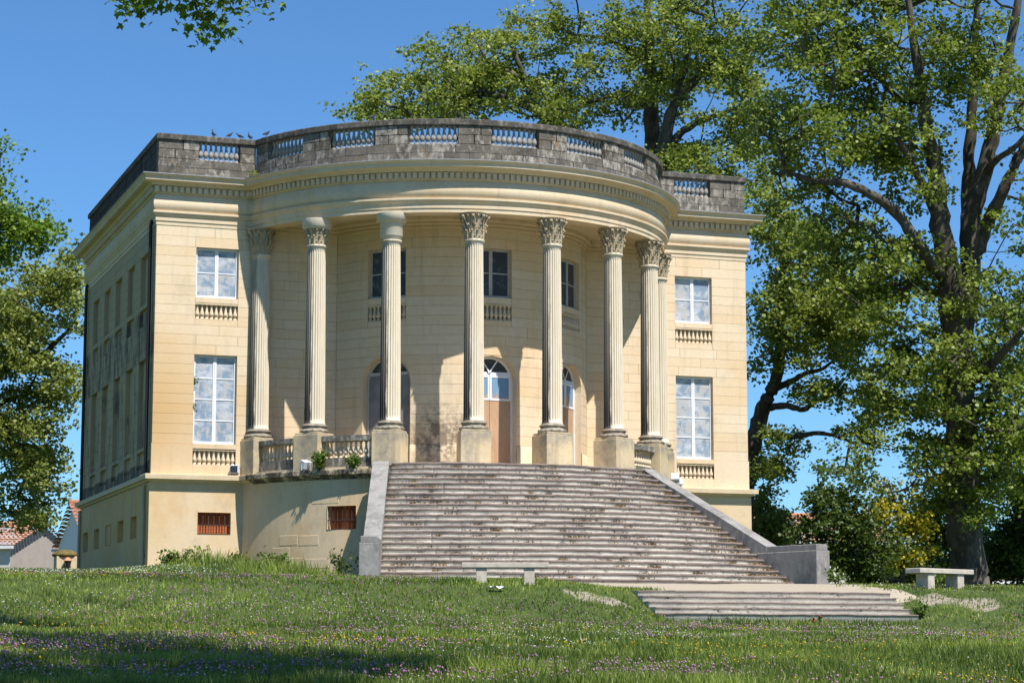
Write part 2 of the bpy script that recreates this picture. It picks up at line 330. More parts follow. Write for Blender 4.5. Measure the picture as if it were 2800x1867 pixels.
def ground():
    xs = np.unique(np.concatenate([np.linspace(-900, -60, 12), np.linspace(-60, -30, 12), np.linspace(-30, 30, 161), np.linspace(30, 70, 14), np.linspace(70, 900, 12)]))
    ys = np.unique(np.concatenate([np.linspace(-400, -70, 10), np.linspace(-70, -46, 16), np.linspace(-46, 16, 200), np.linspace(16, 60, 14), np.linspace(60, 900, 12)]))
    X, Y = np.meshgrid(xs, ys); V = np.stack([X, Y, height(X, Y)], -1).reshape(-1, 3); w = len(xs)
    I = (np.arange(len(ys)-1)[:, None]*w+np.arange(w-1)[None]).ravel(); F = np.stack([I, I+1, I+1+w, I+w], 1)
    me = mesh_np('lawn', V, F, True)
    for nm, fn in (('gravel', gravel_mask), ('bare', bare_mask)):
        a = me.attributes.new(nm, 'FLOAT', 'POINT'); a.data.foreach_set('value', fn(V[:, 0], V[:, 1]).astype(np.float32))
    t = NT('lawn_ground'); n = t.noise(1.4, 6, .65); n2 = t.noise(14, 5, .7); n3 = t.noise(45, 3, .7)
    c = t.mix(t.ramp(n, (.35, 0.0), (.7, 1.0)), (.035, .065, .012), (.075, .105, .022))
    c = t.mix(t.ramp(n2, (.5, 0.0), (.75, .6)), c, (.10, .085, .035))
    gr = t.mix(t.ramp(n2, (.3, 0.0), (.7, 1.0)), (.42, .36, .27), (.33, .285, .215)); gr = t.mix(t.ramp(n3, (.55, 0.0), (.7, .5)), gr, (.22, .18, .13))
    br = t.mix(t.ramp(n2, (.4, 0.0), (.6, 1.0)), (.17, .15, .135), (.34, .29, .21))
    g = t.ramp(t.math('ADD', t.attr('gravel'), t.math('MULTIPLY', t.math('SUBTRACT', n2, .5), .7)), (.42, 0.0), (.55, 1.0))
    b = t.ramp(t.math('ADD', t.attr('bare'), t.math('MULTIPLY', t.math('SUBTRACT', n2, .5), .9)), (.42, 0.0), (.58, 1.0))
    t.col(t.mix(g, t.mix(b, c, br), gr)); t.bump(t.mix(.5, n2, n3), .8, .03)
    tag(link('lawn', me, t.mat), 'grassy lawn sloping up to the villa with a pale gravel forecourt', None, None, 'structure')
ground()

# ------------------------------------------------------------------ villa: main measures (metres)
HW, DEP, YC, RC, DE = 9.69, 13.34, 2.16, 6.92, 0.3514       # half width, depth, centre and radius of the colonnade, column spacing
YB, RB = 1.699, 4.4378; AB = math.acos(YB/RB); XB = RB*math.sin(AB)
RD, RPOD, FLOOR = 7.10, 7.30, 3.60                           # architrave radius, podium radius, terrace level
villa = tag(empty('villa', (0, 0, 0)), 'pale limestone villa with a curved columned portico and dark balustraded roof parapet', 'villa')
def fm_front(s, d, z): return (s, d, z)
def fm_bow(s, d, z): a = s/RB; return ((RB-d)*math.sin(a), YB-(RB-d)*math.cos(a), z)
def fm_left(s, d, z): return (-HW+d, -s, z)                  # s runs from back (-DEP) to front (0)
def fm_pod(s, d, z): a = s/RPOD; return ((RPOD-d)*math.sin(a), YC-(RPOD-d)*math.cos(a), z)
def fm_drum(R):
    return lambda s, d, z: ((R-d)*math.sin(s/R), YC-(R-d)*math.cos(s/R), z)
def hw_(h, z):
    if not h.get('arch'): return (h['s1']-h['s0'])/2
    r = (h['s1']-h['s0'])/2; sp = h['z1']-r
    return r if z <= sp else math.sqrt(max(r*r-(z-sp)**2, 0))
def wall_back(name, fm, s0, s1, z0, z1, holes, mats, parent, ds=9, back=.02, depthcap=True):
    b = MB(); ss = sorted({s0, s1, *[h['s0'] for h in holes], *[h['s1'] for h in holes]}); zz = sorted({z0, z1, *[h['z0'] for h in holes], *[h['z1'] for h in holes]})
    for a0, a1 in zip(ss, ss[1:]):
        for c0, c1 in zip(zz, zz[1:]):
            sc_, zc = (a0+a1)/2, (c0+c1)/2
            if any(h['s0'] < sc_ < h['s1'] and h['z0'] < zc < h['z1'] for h in holes): continue
            n = max(1, int(math.ceil((a1-a0)/ds)))
            for i in range(n):
                p, q = a0+(a1-a0)*i/n, a0+(a1-a0)*(i+1)/n
                b.quad(fm(p, back, c0), fm(q, back, c0), fm(q, back, c1), fm(p, back, c1))
    for h in holes:                                          # reveals, and arch spandrels
        c = (h['s0']+h['s1'])/2; D = h['depth']
        if h.get('arch'):
            r = (h['s1']-h['s0'])/2; sp = h['z1']-r; N = 14
            out = [(h['s0'], h['z0'])]+[(c-r*math.cos(math.pi*i/N), sp+r*math.sin(math.pi*i/N)) for i in range(N+1)]+[(h['s1'], h['z0'])]
            for i in range(N):
                A = (c-r*math.cos(math.pi*i/N), sp+r*math.sin(math.pi*i/N)); B = (c-r*math.cos(math.pi*(i+1)/N), sp+r*math.sin(math.pi*(i+1)/N))
                b.quad(fm(A[0], back, A[1]), fm(B[0], back, B[1]), fm(B[0], back, h['z1']), fm(A[0], back, h['z1']))
        else:
            out = [(h['s0'], h['z0']), (h['s0'], h['z1']), (h['s1'], h['z1']), (h['s1'], h['z0'])]
        rows = [[fm(s_, d_, z_) for s_, z_ in out] for d_ in (0.0, D)]
        for i in range(len(out)-(0 if not h.get('arch') else 1)):
            j = (i+1) % len(out); b.quad(rows[0][i], rows[0][j], rows[1][j], rows[1][i], 1)
        if h.get('arch'): b.quad(rows[0][-1], rows[0][0], rows[1][0], rows[1][-1], 1)
        if h.get('closed', True):
            b.poly([fm(s_, D, z_) for s_, z_ in out], 1)
    return b.obj(name, mats, parent)
def stone_mesh(fm, L, R, za, zb, ns=1, nz=1, g=.0028, c=.004, prou=0.0, thick=.03):
    b = MB()
    def P(i, j, inset, d):
        z = za+(zb-za)*j/nz; e = g+inset; zz = min(max(z, za+e), zb-e); l, r = L(z)+e, R(z)-e
        if r < l: l = r = (l+r)/2
        return fm(l+(r-l)*i/ns, d, zz)
    b.grid([[P(i, j, c, -prou) for i in range(ns+1)] for j in range(nz+1)], False, 0, ns > 1)
    ring = [(i, 0) for i in range(ns)]+[(ns, j) for j in range(nz)]+[(i, nz) for i in range(ns, 0, -1)]+[(0, j) for j in range(nz, 0, -1)]
    b.grid([[P(i, j, 0, thick) for i, j in ring], [P(i, j, 0, c-prou) for i, j in ring], [P(i, j, c, -prou) for i, j in ring]], True, 0, False)
    return b.mesh('stone')
def lay_stones(fm, s0, s1, edges, holes, mat, parent, length=1.5, curved=False, rng=random):
    for k, (za, zb) in enumerate(zip(edges, edges[1:])):
        act = [h for h in holes if h['z0'] < zb-.01 and h['z1'] > za+.01]
        cols = sorted({(h['s0'], h['s1']) for h in act}); cur = s0; spans = []
        for a, e in cols:
            spans.append((cur, a, None)); spans.append((a, e, 'h')); cur = e
        spans.append((cur, s1, None))
        arch = {(h['s0'], h['s1']): h for h in act if h.get('arch')}
        for a, e, kind in spans:
            if kind == 'h':
                if (a, e) in arch: continue
                segs = [(za, zb)]
                for h in act:
                    if (h['s0'], h['s1']) != (a, e): continue
                    segs = [q for x, y in segs for q in ((x, min(y, h['z0'])), (max(x, h['z1']), y)) if q[1]-q[0] > .02]
                for x, y in segs:
                    link('stone', stone_mesh(fm, lambda z, a=a: a, lambda z, e=e: e, x, y, 4 if curved else 1), mat, parent)
                continue
            if e-a < .03: continue
            n = max(1, round((e-a)/length)); w = (e-a)/n; cuts = [a]
            for i in range(1, n): cuts.append(a+w*(i+(.30 if k % 2 else -.14)+rng.uniform(-.1, .1)))
            cuts.append(e)
            for i in range(n):
                p, q = cuts[i], cuts[i+1]; L = lambda z, p=p: p; R = lambda z, q=q: q; nz = 1
                for (ha, he), h in arch.items():
                    cc = (ha+he)/2
                    if zb > h['z1']-(he-ha)/2:
                        if abs(q-ha) < 1e-6: R = lambda z, cc=cc, h=h: cc-hw_(h, z); nz = 4
                        if abs(p-he) < 1e-6: L = lambda z, cc=cc, h=h: cc+hw_(h, z); nz = 4
                link('stone', stone_mesh(fm, L, R, za, zb, max(1, int((q-p)/.35)) if curved else 1, nz, prou=rng.uniform(0, .003)), mat, parent)
E_ = [4.44+(7.13-4.44)*i/9 for i in range(9)]+[7.13+(10.38-7.13)*i/11 for i in range(11)]+[10.38, 10.69, 11.0]
# window and panel positions
XW, WW = 7.822, .649
def wing_holes(sg):
    a, e = sorted((sg*XW-WW, sg*XW+WW))
    return [dict(s0=a, s1=e, z0=8.86, z1=10.38, depth=.20, k='u'), dict(s0=a, s1=e, z0=8.19, z1=8.70, depth=.15, k='p'),
            dict(s0=a, s1=e, z0=4.46, z1=7.13, depth=.20, k='l'), dict(s0=a, s1=e, z0=3.81, z1=4.31, depth=.15, k='p')]
BPHI = .739
bow_holes = []
for q in (-1, 0, 1):
    c = q*BPHI*RB
    bow_holes += [dict(s0=c-.64, s1=c+.64, z0=8.89, z1=10.38, depth=.22, k='bu'), dict(s0=c-.64, s1=c+.64, z0=8.19, z1=8.70, depth=.15, k='p'),
                  dict(s0=c-.80, s1=c+.80, z0=3.60, z1=7.13, depth=.30, k='arch', arch=True)]
walls = {}
for nm, sg in (('left', -1), ('right', 1)):
    s0, s1 = sorted((sg*HW, sg*XB)); hs = wing_holes(sg)
    w = wall_back('front_wall', fm_front, s0, s1, 3.3, 11.02, hs, [M['mortar'], M['limes']], villa); walls[nm] = w
    lay_stones(fm_front, s0, s1, E_, [h for h in hs if h['z0'] > 4.4], M['lime'], w, 1.35)
    p = [h for h in hs if h['z0'] < 4.4][0]; b = MB()         # smooth dado course round the lower panel
    f = lambda s, d, z: (s, d, z)
    for a, e, z0, z1 in ((s0-(.02 if sg < 0 else 0), p['s0'], 3.45, 4.435), (p['s1'], s1+(.02 if sg > 0 else 0), 3.45, 4.435), (p['s0'], p['s1'], 4.31, 4.455), (p['s0'], p['s1'], 3.45, 3.81)):
        b = MB(); b.bbox(a, e, -.02, .10, z0, z1, .006); b.obj('dado', M['lime'], w)
w = wall_back('bow_wall', fm_bow, -AB*RB, AB*RB, 3.55, 11.3, bow_holes, [M['mortar'], M['limes']], villa, .3); walls['bow'] = w
lay_stones(fm_bow, -AB*RB, AB*RB, E_, bow_holes, M['lime'], w, 1.55, True)
b = MB(); ar = sorted([h for h in bow_holes if h['k'] == 'arch'], key=lambda h: h['s0']); cur = -AB*RB
for h in ar+[dict(s0=AB*RB, s1=0)]:
    n = max(1, int((h['s0']-cur)/.3))
    b = MB(); b.grid([[fm_bow(cur+(h['s0']-cur)*i/n, d, z) for i in range(n+1)] for z, d in ((3.58, -.02), (4.42, -.02), (4.435, -.006), (4.437, .02))], False, 0, True); cur = h['s1']; b.obj('dado', M['lime'], w)
# left flank: blind windows, soot-stained, courses joined
side_h = []
for k in range(5):
    c = -(1.92+2.33*k)
    side_h += [dict(s0=c-.62, s1=c+.62, z0=8.86, z1=10.38, depth=.14), dict(s0=c-.62, s1=c+.62, z0=8.19, z1=8.70, depth=.10),
               dict(s0=c-.62, s1=c+.62, z0=4.46, z1=7.13, depth=.14), dict(s0=c-.62, s1=c+.62, z0=3.81, z1=4.31, depth=.10)]
w = wall_back('side_wall', fm_left, -DEP, 0, 3.3, 11.02, side_h, [M['mortar'], M['side']], villa)
_vs, _fs, _n = [], [], 0
_tmp = bpy.data.objects.new('tmp', None)
_before = set(bpy.data.objects); lay_stones(fm_left, -DEP, 0, [3.45, 3.95]+E_, side_h, M['side'], w, 1.0)
for o in [o for o in bpy.data.objects if o not in _before]:
    vv = np.empty(len(o.data.vertices)*3, np.float32); o.data.vertices.foreach_get('co', vv); _vs.append(vv.reshape(-1, 3))
    for q in o.data.polygons: _fs.append(tuple(_n+i for i in q.vertices))
    _n += len(o.data.vertices); me = o.data; bpy.data.objects.remove(o); bpy.data.meshes.remove(me)
bpy.data.objects.remove(_tmp)
me = bpy.data.meshes.new('side_stones'); me.from_pydata(np.concatenate(_vs).tolist(), [], _fs); me.update(); tag(link('side_stones', me, M['side'], w), kind='stuff')
b = MB(); b.quad((HW-.02, 0, -.5), (HW-.02, DEP, -.5), (HW-.02, DEP, 12.4), (HW-.02, 0, 12.4)); b.quad((HW, DEP, -.5), (-HW, DEP, -.5), (-HW, DEP, 12.4), (HW, DEP, 12.4))
b.obj('rear_wall', M['lime'], villa)

# ---- plan path that follows wings and drum at an outward offset
def path(o, R=RD, n=72, y0=0.0, closed=True):
    r = R+o; yj = y0-o; xj = math.sqrt(r*r-(YC-yj)**2); a = math.asin(xj/r) if YC-yj > 0 else math.pi-math.asin(xj/r)
    pts = [(-HW-o, DEP+o), (-HW-o, yj)]+[(r*math.sin(-a+2*a*i/n), YC-r*math.cos(-a+2*a*i/n)) for i in range(n+1)]+[(HW+o, yj), (HW+o, DEP+o)]
    return pts
def ring(prof, name, mats, parent, R=RD, y0=0.0, smooth=False, inner=None):
    b = MB(); rows = [[(x, y, z) for x, y in path(o, R, y0=y0)] for o, z in prof]
    b.grid(rows, True, 0, smooth); return b.obj(name, mats, parent)
# plinth and podium
PL = .06
ring([(.0, 3.24), (.03, 3.27), (.03, 3.29), (.10, 3.31), (.13, 3.36), (.22, 3.37), (.225, 3.50), (.21, 3.515), (-.3, 3.53)], 'plinth_band', M['band'], villa, RPOD, -PL)
grh = [dict(s0=-8.29, s1=-7.30, z0=1.79, z1=2.42, depth=.26)]
xj = math.sqrt(RPOD**2-(YC+PL)**2); aj = math.atan2(xj, YC+PL)
w = wall_back('plinth_wall', lambda s, d, z: (s, d-.02-PL, z), -HW-PL, -xj, -.6, 3.26, grh, [M['limep'], M['limep']], villa); pl_left = w
wall_back('plinth_wall', lambda s, d, z: (s, d-.02-PL, z), xj, HW+PL, -.6, 3.26, [dict(s0=7.3, s1=8.29, z0=1.79, z1=2.42, depth=.26)], [M['limep'], M['limep']], villa)
sgh = [dict(s0=-(2.43+2.37*k)-.5, s1=-(2.43+2.37*k)+.5, z0=1.75, z1=2.40, depth=(.30 if k != 2 else .05)) for k in range(5)]
wall_back('plinth_wall', lambda s, d, z: (-HW-PL+d-.02, -s, z), -DEP-PL, PL, -.6, 3.26, sgh, [M['limeside'], M['limeside']], villa)
ga = math.atan2(-4.81, YC+3.40)*RPOD
pgh = [dict(s0=ga-.46, s1=ga+.46, z0=1.81, z1=2.48, depth=.30)]
pod = wall_back('podium_wall', lambda s, d, z: fm_pod(s, d-.02, z), -aj*RPOD, aj*RPOD, -.6, 3.26, pgh, [M['limep'], M['limep']], villa, .3)
# a few ashlar blocks standing out of the rendered podium
for (sa, sb, za, zb) in ((-8.0, -7.35, .75, 1.0), (-7.3, -6.45, .72, 1.02), (-6.4, -5.6, .70, .98), (-7.7, -7.0, 1.05, 1.33), (-6.2, -5.3, 2.55, 2.80), (-7.4, -6.7, 1.38, 1.68), (-6.65, -5.95, 1.36, 1.66)):
    link('stone', stone_mesh(lambda s, d, z: fm_pod(s, d-.003, z), lambda z: sa, lambda z: sb, za, zb, 3, 1, .004, .006, .003, .01), M['limep'], pod)
b = MB(); b.bbox(-HW-.16, -xj-.0, -PL-.10, .2, -.5, .84, .02); b.obj('footing', M['limep'], villa)
def grille(fm, s0, s1, z0, z1, D):
    b = MB(); b.poly([fm(s0, D-.03, z0), fm(s1, D-.03, z0), fm(s1, D-.03, z1), fm(s0, D-.03, z1)]); g = b.obj('vent_panel', M['grate'], villa)
    for i in range(7):
        s = s0+(s1-s0)*(i+.02+.0)/6.04; b = MB(); b.box(s-.011, s+.011, .055, .077, z0, z1, 0, fm); b.obj('bar', M['iron'], g)
    for z in (z0+.28*(z1-z0)+.08, ):
        b = MB(); b.box(s0, s1, .03, .054, z-.014, z+.014, 0, fm); b.obj('bar', M['iron'], g)
grille(lambda s, d, z: (s, d-.02-PL, z), -8.29, -7.30, 1.79, 2.42, .26); grille(lambda s, d, z: fm_pod(s, d-.02, z), ga-.46, ga+.46, 1.81, 2.48, .30)
# terrace floor
b = MB(); pts = [(x, y, FLOOR) for x, y in path(-.04, RPOD, 60, -PL)[2:-2]]; b.poly(pts); b.grid([[(x, y, 3.4) for x, y, z in pts], pts], True); b.obj('terrace_floor', M['floor'], villa)

# ---- entablature
ring([(-.0, 11.0), (.015, 11.0), (.015, 11.12), (.04, 11.125), (.04, 11.255), (.055, 11.27), (.09, 11.31), (.10, 11.35), (.125, 11.36), (.125, 11.415), (.10, 11.425), (.04, 11.43)], 'architrave', M['limes'], villa)
ring([(.04, 11.43)]+[(.04+.085*math.sin(math.pi*min(1, (i/24)**.8)), 11.43+.49*i/24) for i in range(1, 25)]+[(.035, 11.93)], 'frieze', M['limes'], villa)
ring([(.035, 11.93), (.07, 11.94), (.09, 11.965), (.10, 11.975), (.10, 12.165), (.19, 12.175), (.21, 12.20), (.235, 12.235), (.25, 12.25), (.42, 12.262), (.425, 12.285), (.44, 12.285), (.44, 12.375), (.455, 12.38), (.47, 12.41), (.50, 12.435), (.515, 12.447), (.515, 12.465)], 'cornice', M['limes'], villa)
ring([(.52, 12.452), (.528, 12.452), (.528, 12.478), (.3, 12.50), (-.3, 12.51)], 'lead_flashing', M['lead'], villa)
b = MB()                                                      # dentils: too small to pick apart singly
def dentil(px, py, tx, ty): b.box(-.055, .055, 0, .085, 11.985, 12.155, 0, lambda x, y, z: (px+tx*x+ty*y, py+ty*x-tx*y, z))
for sg in (-1, 1):
    x0 = HW+.10; x1 = math.sqrt((RD+.1)**2-(YC+.1)**2)+.12; n = int((x0-x1)/.175)
    for i in range(n): dentil(sg*(x0-.06-i*(x0-x1-.06)/(n-1)), -.10, 1, 0)
n = int((DEP)/.175)
for i in range(n): dentil(-HW-.10, .05+i*.175, 0, -1)
R_ = RD+.10; am = math.atan2(math.sqrt(R_**2-(YC+.1)**2), YC+.1)-.012; n = int(2*am*R_/.175)
for i in range(n):
    a = -am+2*am*i/(n-1); dentil(R_*math.sin(a), YC-R_*math.cos(a), math.cos(a), math.sin(a))
tag(b.obj('dentil_course', M['limes'], villa), kind='stuff')
# soffit ring and portico ceiling
b = MB(); a0 = math.acos((YC+.0)/RD); n = 60
out = [(RD*math.sin(-a0+2*a0*i/n), YC-RD*math.cos(-a0+2*a0*i/n)) for i in range(n+1)]; r2 = RC-.30; a2 = math.acos((YC)/r2)
inn = [(r2*math.sin(-a2+2*a2*i/n), YC-r2*math.cos(-a2+2*a2*i/n)) for i in range(n+1)]
b.grid([[(x, y, 11.0) for x, y in out], [(x, y, 11.0) for x, y in inn], [(x, y, 11.30) for x, y in inn]], False, 0, False)
b.poly([(x, y, 11.30) for x, y in inn][::-1]); b.obj('portico_ceiling', M['limes'], villa)
b = MB(); prof = [(.0, 10.96), (.03, 10.98), (.03, 11.06), (.07, 11.10), (.07, 11.16), (.16, 11.20), (.18, 11.30)]
def inner_path(o):
    yj = -o; aa = math.acos((YB+o)/(RB+o)); return [(-6.7, yj)]+[((RB+o)*math.sin(-aa+2*aa*i/40), YB-(RB+o)*math.cos(-aa+2*aa*i/40)) for i in range(41)]+[(6.7, yj)]
b.grid([[(x, y, z) for x, y in inner_path(o)] for o, z in prof], False, 0, False); b.obj('portico_cornice', M['limes'], villa)

# ---- roof, parapet
b = MB(); pts = [(x, y, 12.55) for x, y in path(-.05)]; b.poly(pts); b.obj('flat_roof', M['lead'], villa)
RP = 7.03; fd = fm_drum(RP); TH = .30
def pstone(fm, s0, s1, z0, z1, curved, parent, mat=None):
    ns = max(1, int((s1-s0)/.22)) if curved else 1; b = MB(); g = .006; c = .008; d0 = random.uniform(-.006, .006)
    def row(d, z, e): return [fm(s0+g+e+(s1-s0-2*g-2*e)*i/ns, d, z) for i in range(ns+1)]
    b.grid([row(TH, z0+g, 0), row(d0+c, z0+g, 0), row(d0, z0+g+c, c), row(d0, z1-g-c, c), row(d0+c, z1-g, 0), row(TH, z1-g, 0), row(TH, z0+g, 0)], False, 0, False)
    for e in (0, -1):
        b.poly([row(TH, z0+g, 0)[e], row(d0+c, z0+g, 0)[e], row(d0+c, z1-g, 0)[e], row(TH, z1-g, 0)[e]][::(1 if e else -1)])
    return b.obj('parapet_stone', mat or M['par'], parent)
def courses(fm, s0, s1, zs, L, curved, parent, mat=None):
    for k, (za, zb) in enumerate(zip(zs, zs[1:])):
        n = max(1, round((s1-s0)/L)); cut = [s0]+[s0+(s1-s0)/n*(i+(.28 if k % 2 else -.12)+random.uniform(-.12, .12)) for i in range(1, n)]+[s1]
        for a, e in zip(cut, cut[1:]): pstone(fm, a, e, za, zb, curved, parent, mat)
def mesh_baluster(mat, n=12):
    b = MB(); pr = [(.062, 0), (.062, .09), (.036, .12), (.032, .15), (.055, .20), (.074, .28), (.077, .34), (.068, .43), (.048, .56), (.036, .70), (.031, .80), (.030, .84), (.044, .86), (.044, .88), (.034, .90), (.058, .92), (.058, 1.0)]
    b.lathe(pr, n); me = b.mesh('baluster'); me.materials.append(mat); return me
BAL_P, BAL_L = mesh_baluster(M['parbal']), mesh_baluster(M['limes'])
def baluster(me, x, y, z, h, parent, k=1.0):
    o = bpy.data.objects.new('baluster', me); COL.objects.link(o); o.parent = parent; o.location = (x, y, z); o.scale = (k, k, h); o.rotation_euler = (0, 0, random.uniform(0, 6)); return o
# joint backing so that no daylight shows between the parapet blocks
b = MB()
for o0, o1, z0, z1 in ((-.016, -.27, 12.5, 13.05),):
    b.grid([[(x, y, z) for x, y in path(o, RP)] for o, z in ((o0, z0), (o0, z1), (o1, z1), (o1, z0))], True, 0, False)
par = b.obj('parapet', M['pmortar'], villa)
ajp = math.acos(YC/RP); Z0 = [12.50, 12.80, 13.06]; ZP = [13.06, 13.34, 13.62]
for sg in (-1, 1):
    xi_ = RP*math.sin(ajp); e0, e1 = sorted((sg*HW, sg*xi_)); b0, b1 = sorted((sg*(XW-.63), sg*(XW+.63)))
    fl = lambda s, d, z: (s, d, z)
    courses(fl, e0, e1, Z0, .75, False, par)
    for a, e in ((e0, b0), (b1, e1)): courses(fl, a, e, ZP, .55, False, par)
    for i in range(8): baluster(BAL_P, b0+(b1-b0)*(i+.5)/8, .15, 13.06, .56, par, 1.05)
fl = lambda s, d, z: (-HW+d, -s, z)
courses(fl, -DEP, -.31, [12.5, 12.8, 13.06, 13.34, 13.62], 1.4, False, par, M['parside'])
courses(fd, -ajp*RP, ajp*RP, Z0, .85, True, par)
HB = .105; bays = [(i-3)*DE for i in range(7)]; prev = -ajp
for c in bays+[ajp+HB]:
    courses(fd, prev*RP, (c-HB)*RP, ZP, .5, True, par); prev = c+HB
    if c > ajp: break
    for i in range(9):
        a = c-HB+2*HB*(i+.5)/9; baluster(BAL_P, (RP-.15)*math.sin(a), YC-(RP-.15)*math.cos(a), 13.06, .56, par, 1.1)
b = MB(); pr = [(-.38, 13.62), (.05, 13.62), (.06, 13.64), (.06, 13.775), (.045, 13.80), (-.38, 13.81), (-.38, 13.62)]
b.grid([[(x, y, z) for x, y in path(o, RP)] for o, z in pr], True, 0, False); b.obj('coping', M['parcap'], villa)
# ------------------------------------------------------------------ windows
def window(fm, s0, s1, z0, z1, D, cols, rows, fr, pane, parent=villa, fw=.06, topdark=False):
    b = MB(); y0, y1 = D-.075, D-.02; c = (s0+s1)/2
    def bar(a, e, f, g, d0=y0, d1=y1): b.box(a, e, d0, d1, f, g, 0, fm)
    bar(s0+.003, s0+fw, z0+.003, z1-.003); bar(s1-fw, s1-.003, z0+.003, z1-.003); bar(s0+fw, s1-fw, z0+.003, z0+fw+.02); bar(s0+fw, s1-fw, z1-fw, z1-.003)
    bar(c-.055, c-.004, z0+fw+.02, z1-fw); bar(c+.004, c+.055, z0+fw+.02, z1-fw); bar(c-.012, c+.012, z0+fw, z1-fw, y0-.012, y0-.002)
    zz = [z0+fw+.02+(z1-2*fw-.02-z0)*i/rows for i in range(rows+1)]
    for z in zz[1:-1]:
        bar(s0+fw, c-.055, z-.016, z+.016, y0+.01, y1-.004); bar(c+.055, s1-fw, z-.016, z+.016, y0+.01, y1-.004)
    w = b.obj('window', fr, parent)
    for a, e in ((s0+fw, c-.055), (c+.055, s1-fw)):
        for za, zb in zip(zz, zz[1:]):
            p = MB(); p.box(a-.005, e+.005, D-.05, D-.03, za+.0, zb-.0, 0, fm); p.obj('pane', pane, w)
    return w
def panel(fm, s0, s1, z0, z1, D, n, parent=villa):
    b = MB(); b.box(s0+.002, s1-.002, .005, D-.005, z1-.05, z1-.002, 0, fm); b.box(s0+.002, s1-.002, .01, D-.005, z0+.002, z0+.03, 0, fm)
    w = b.obj('balustrade', M['limes'], parent)
    for i in range(n):
        x, y, _ = fm(s0+(s1-s0)*(i+.5)/n, .065, 0); baluster(BAL_L, x, y, z0+.03, z1-z0-.08, w, .86)
for sg in (-1, 1):
    for h in wing_holes(sg):
        if h['k'] == 'p': panel(fm_front, h['s0'], h['s1'], h['z0'], h['z1'], h['depth'], 9)
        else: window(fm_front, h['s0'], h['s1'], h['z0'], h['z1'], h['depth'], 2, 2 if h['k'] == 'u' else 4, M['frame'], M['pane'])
for h in bow_holes:
    c = (h['s0']+h['s1'])/2
    if h['k'] == 'p': panel(fm_bow, h['s0'], h['s1'], h['z0'], h['z1'], h['depth'], 9)
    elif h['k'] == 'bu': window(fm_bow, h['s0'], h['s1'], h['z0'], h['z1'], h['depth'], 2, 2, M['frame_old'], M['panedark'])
    else:                                                     # arched door with fanlight
        D = h['depth']; r = .80; sp = h['z1']-r; grey = c < -1; TR = 6.62; fmat = M['frame_old'] if grey else M['frame']
        b = MB(); N = 16; arc = lambda q, i: (c-q*math.cos(math.pi*i/N), sp+q*math.sin(math.pi*i/N))
        for i in range(N):
            A, B, A2, B2 = arc(r-.003, i), arc(r-.003, i+1), arc(r-.08, i), arc(r-.08, i+1)
            b.quad(fm_bow(A[0], D-.09, A[1]), fm_bow(A2[0], D-.09, A2[1]), fm_bow(B2[0], D-.09, B2[1]), fm_bow(B[0], D-.09, B[1]))
            b.quad(fm_bow(A2[0], D-.09, A2[1]), fm_bow(A2[0], D-.01, A2[1]), fm_bow(B2[0], D-.01, B2[1]), fm_bow(B2[0], D-.09, B2[1]))
        for sgn in (-1, 1):
            a, e = sorted((c+sgn*(r-.003), c+sgn*(r-.08))); b.box(a, e, D-.09, D-.01, 3.603, sp, 0, fm_bow)
        b.box(c-r+.08, c+r-.08, D-.085, D-.012, TR-.05, TR+.04, 0, fm_bow)
        for an in (-.62, 0.62, ):                             # fanlight bars
            L = .56; ca, sa = math.sin(an), math.cos(an)
            P = lambda l, wd, d: fm_bow(c+ca*l+sa*wd, d, TR+.02+sa*l-ca*wd)
            L = .62 if abs(an) < 1 else .5
            b.quad(P(.0, -.022, D-.07), P(.0, .022, D-.07), P(L*.72, .022, D-.07), P(L*.72, -.022, D-.07))
        w = b.obj('arched_door', fmat, villa)
        p = MB(); pts = [(c-math.sqrt((r-.06)**2-(TR-sp)**2), TR)]+[q for q in (arc(r-.06, i) for i in range(N+1)) if q[1] > TR]+[(c+math.sqrt((r-.06)**2-(TR-sp)**2), TR)]
        p.poly([fm_bow(s_, D-.045, z_) for s_, z_ in pts][::-1]); p.obj('fanlight_pane', M['panedark'], w)
        for a, e in ((c-r+.08, c-.006), (c+.006, c+r-.08)):
            p = MB(); p.box(a, e, D-.065, D-.02, 3.603, TR-.05, 0, fm_bow); leaf = p.obj('door_leaf', M['doorgrey'] if grey else M['door'], w)
            if not grey:
                p = MB()
                for q, f, g, k in ((a, a+.06, 5.8, TR-.05), (e-.06, e, 5.8, TR-.05), (a, e, TR-.13, TR-.05), (a, e, 5.80, 5.86)): p.box(q, f, D-.078, D-.066, g, k, 0, fm_bow)
                p.obj('door_moulding', M['frame'], leaf)
# drainpipes on the left flank
for yy in (.42, DEP-.35):
    b = MB(); b.tube([(-HW-.10, yy, 3.55), (-HW-.10, yy, 11.05), (-HW-.06, yy, 11.2)], .055, 8); p = b.obj('drainpipe', M['pipe_black'], villa)
    b = MB(); b.tube([(-HW-.13, yy+.02, .2), (-HW-.13, yy+.02, 3.22)], .05, 8); b.lathe([(.065, 0), (.07, .05), (.065, .1)], 8, -HW-.13, yy+.02, 1.1); b.obj('lower_pipe', M['pipe_beige'], p)
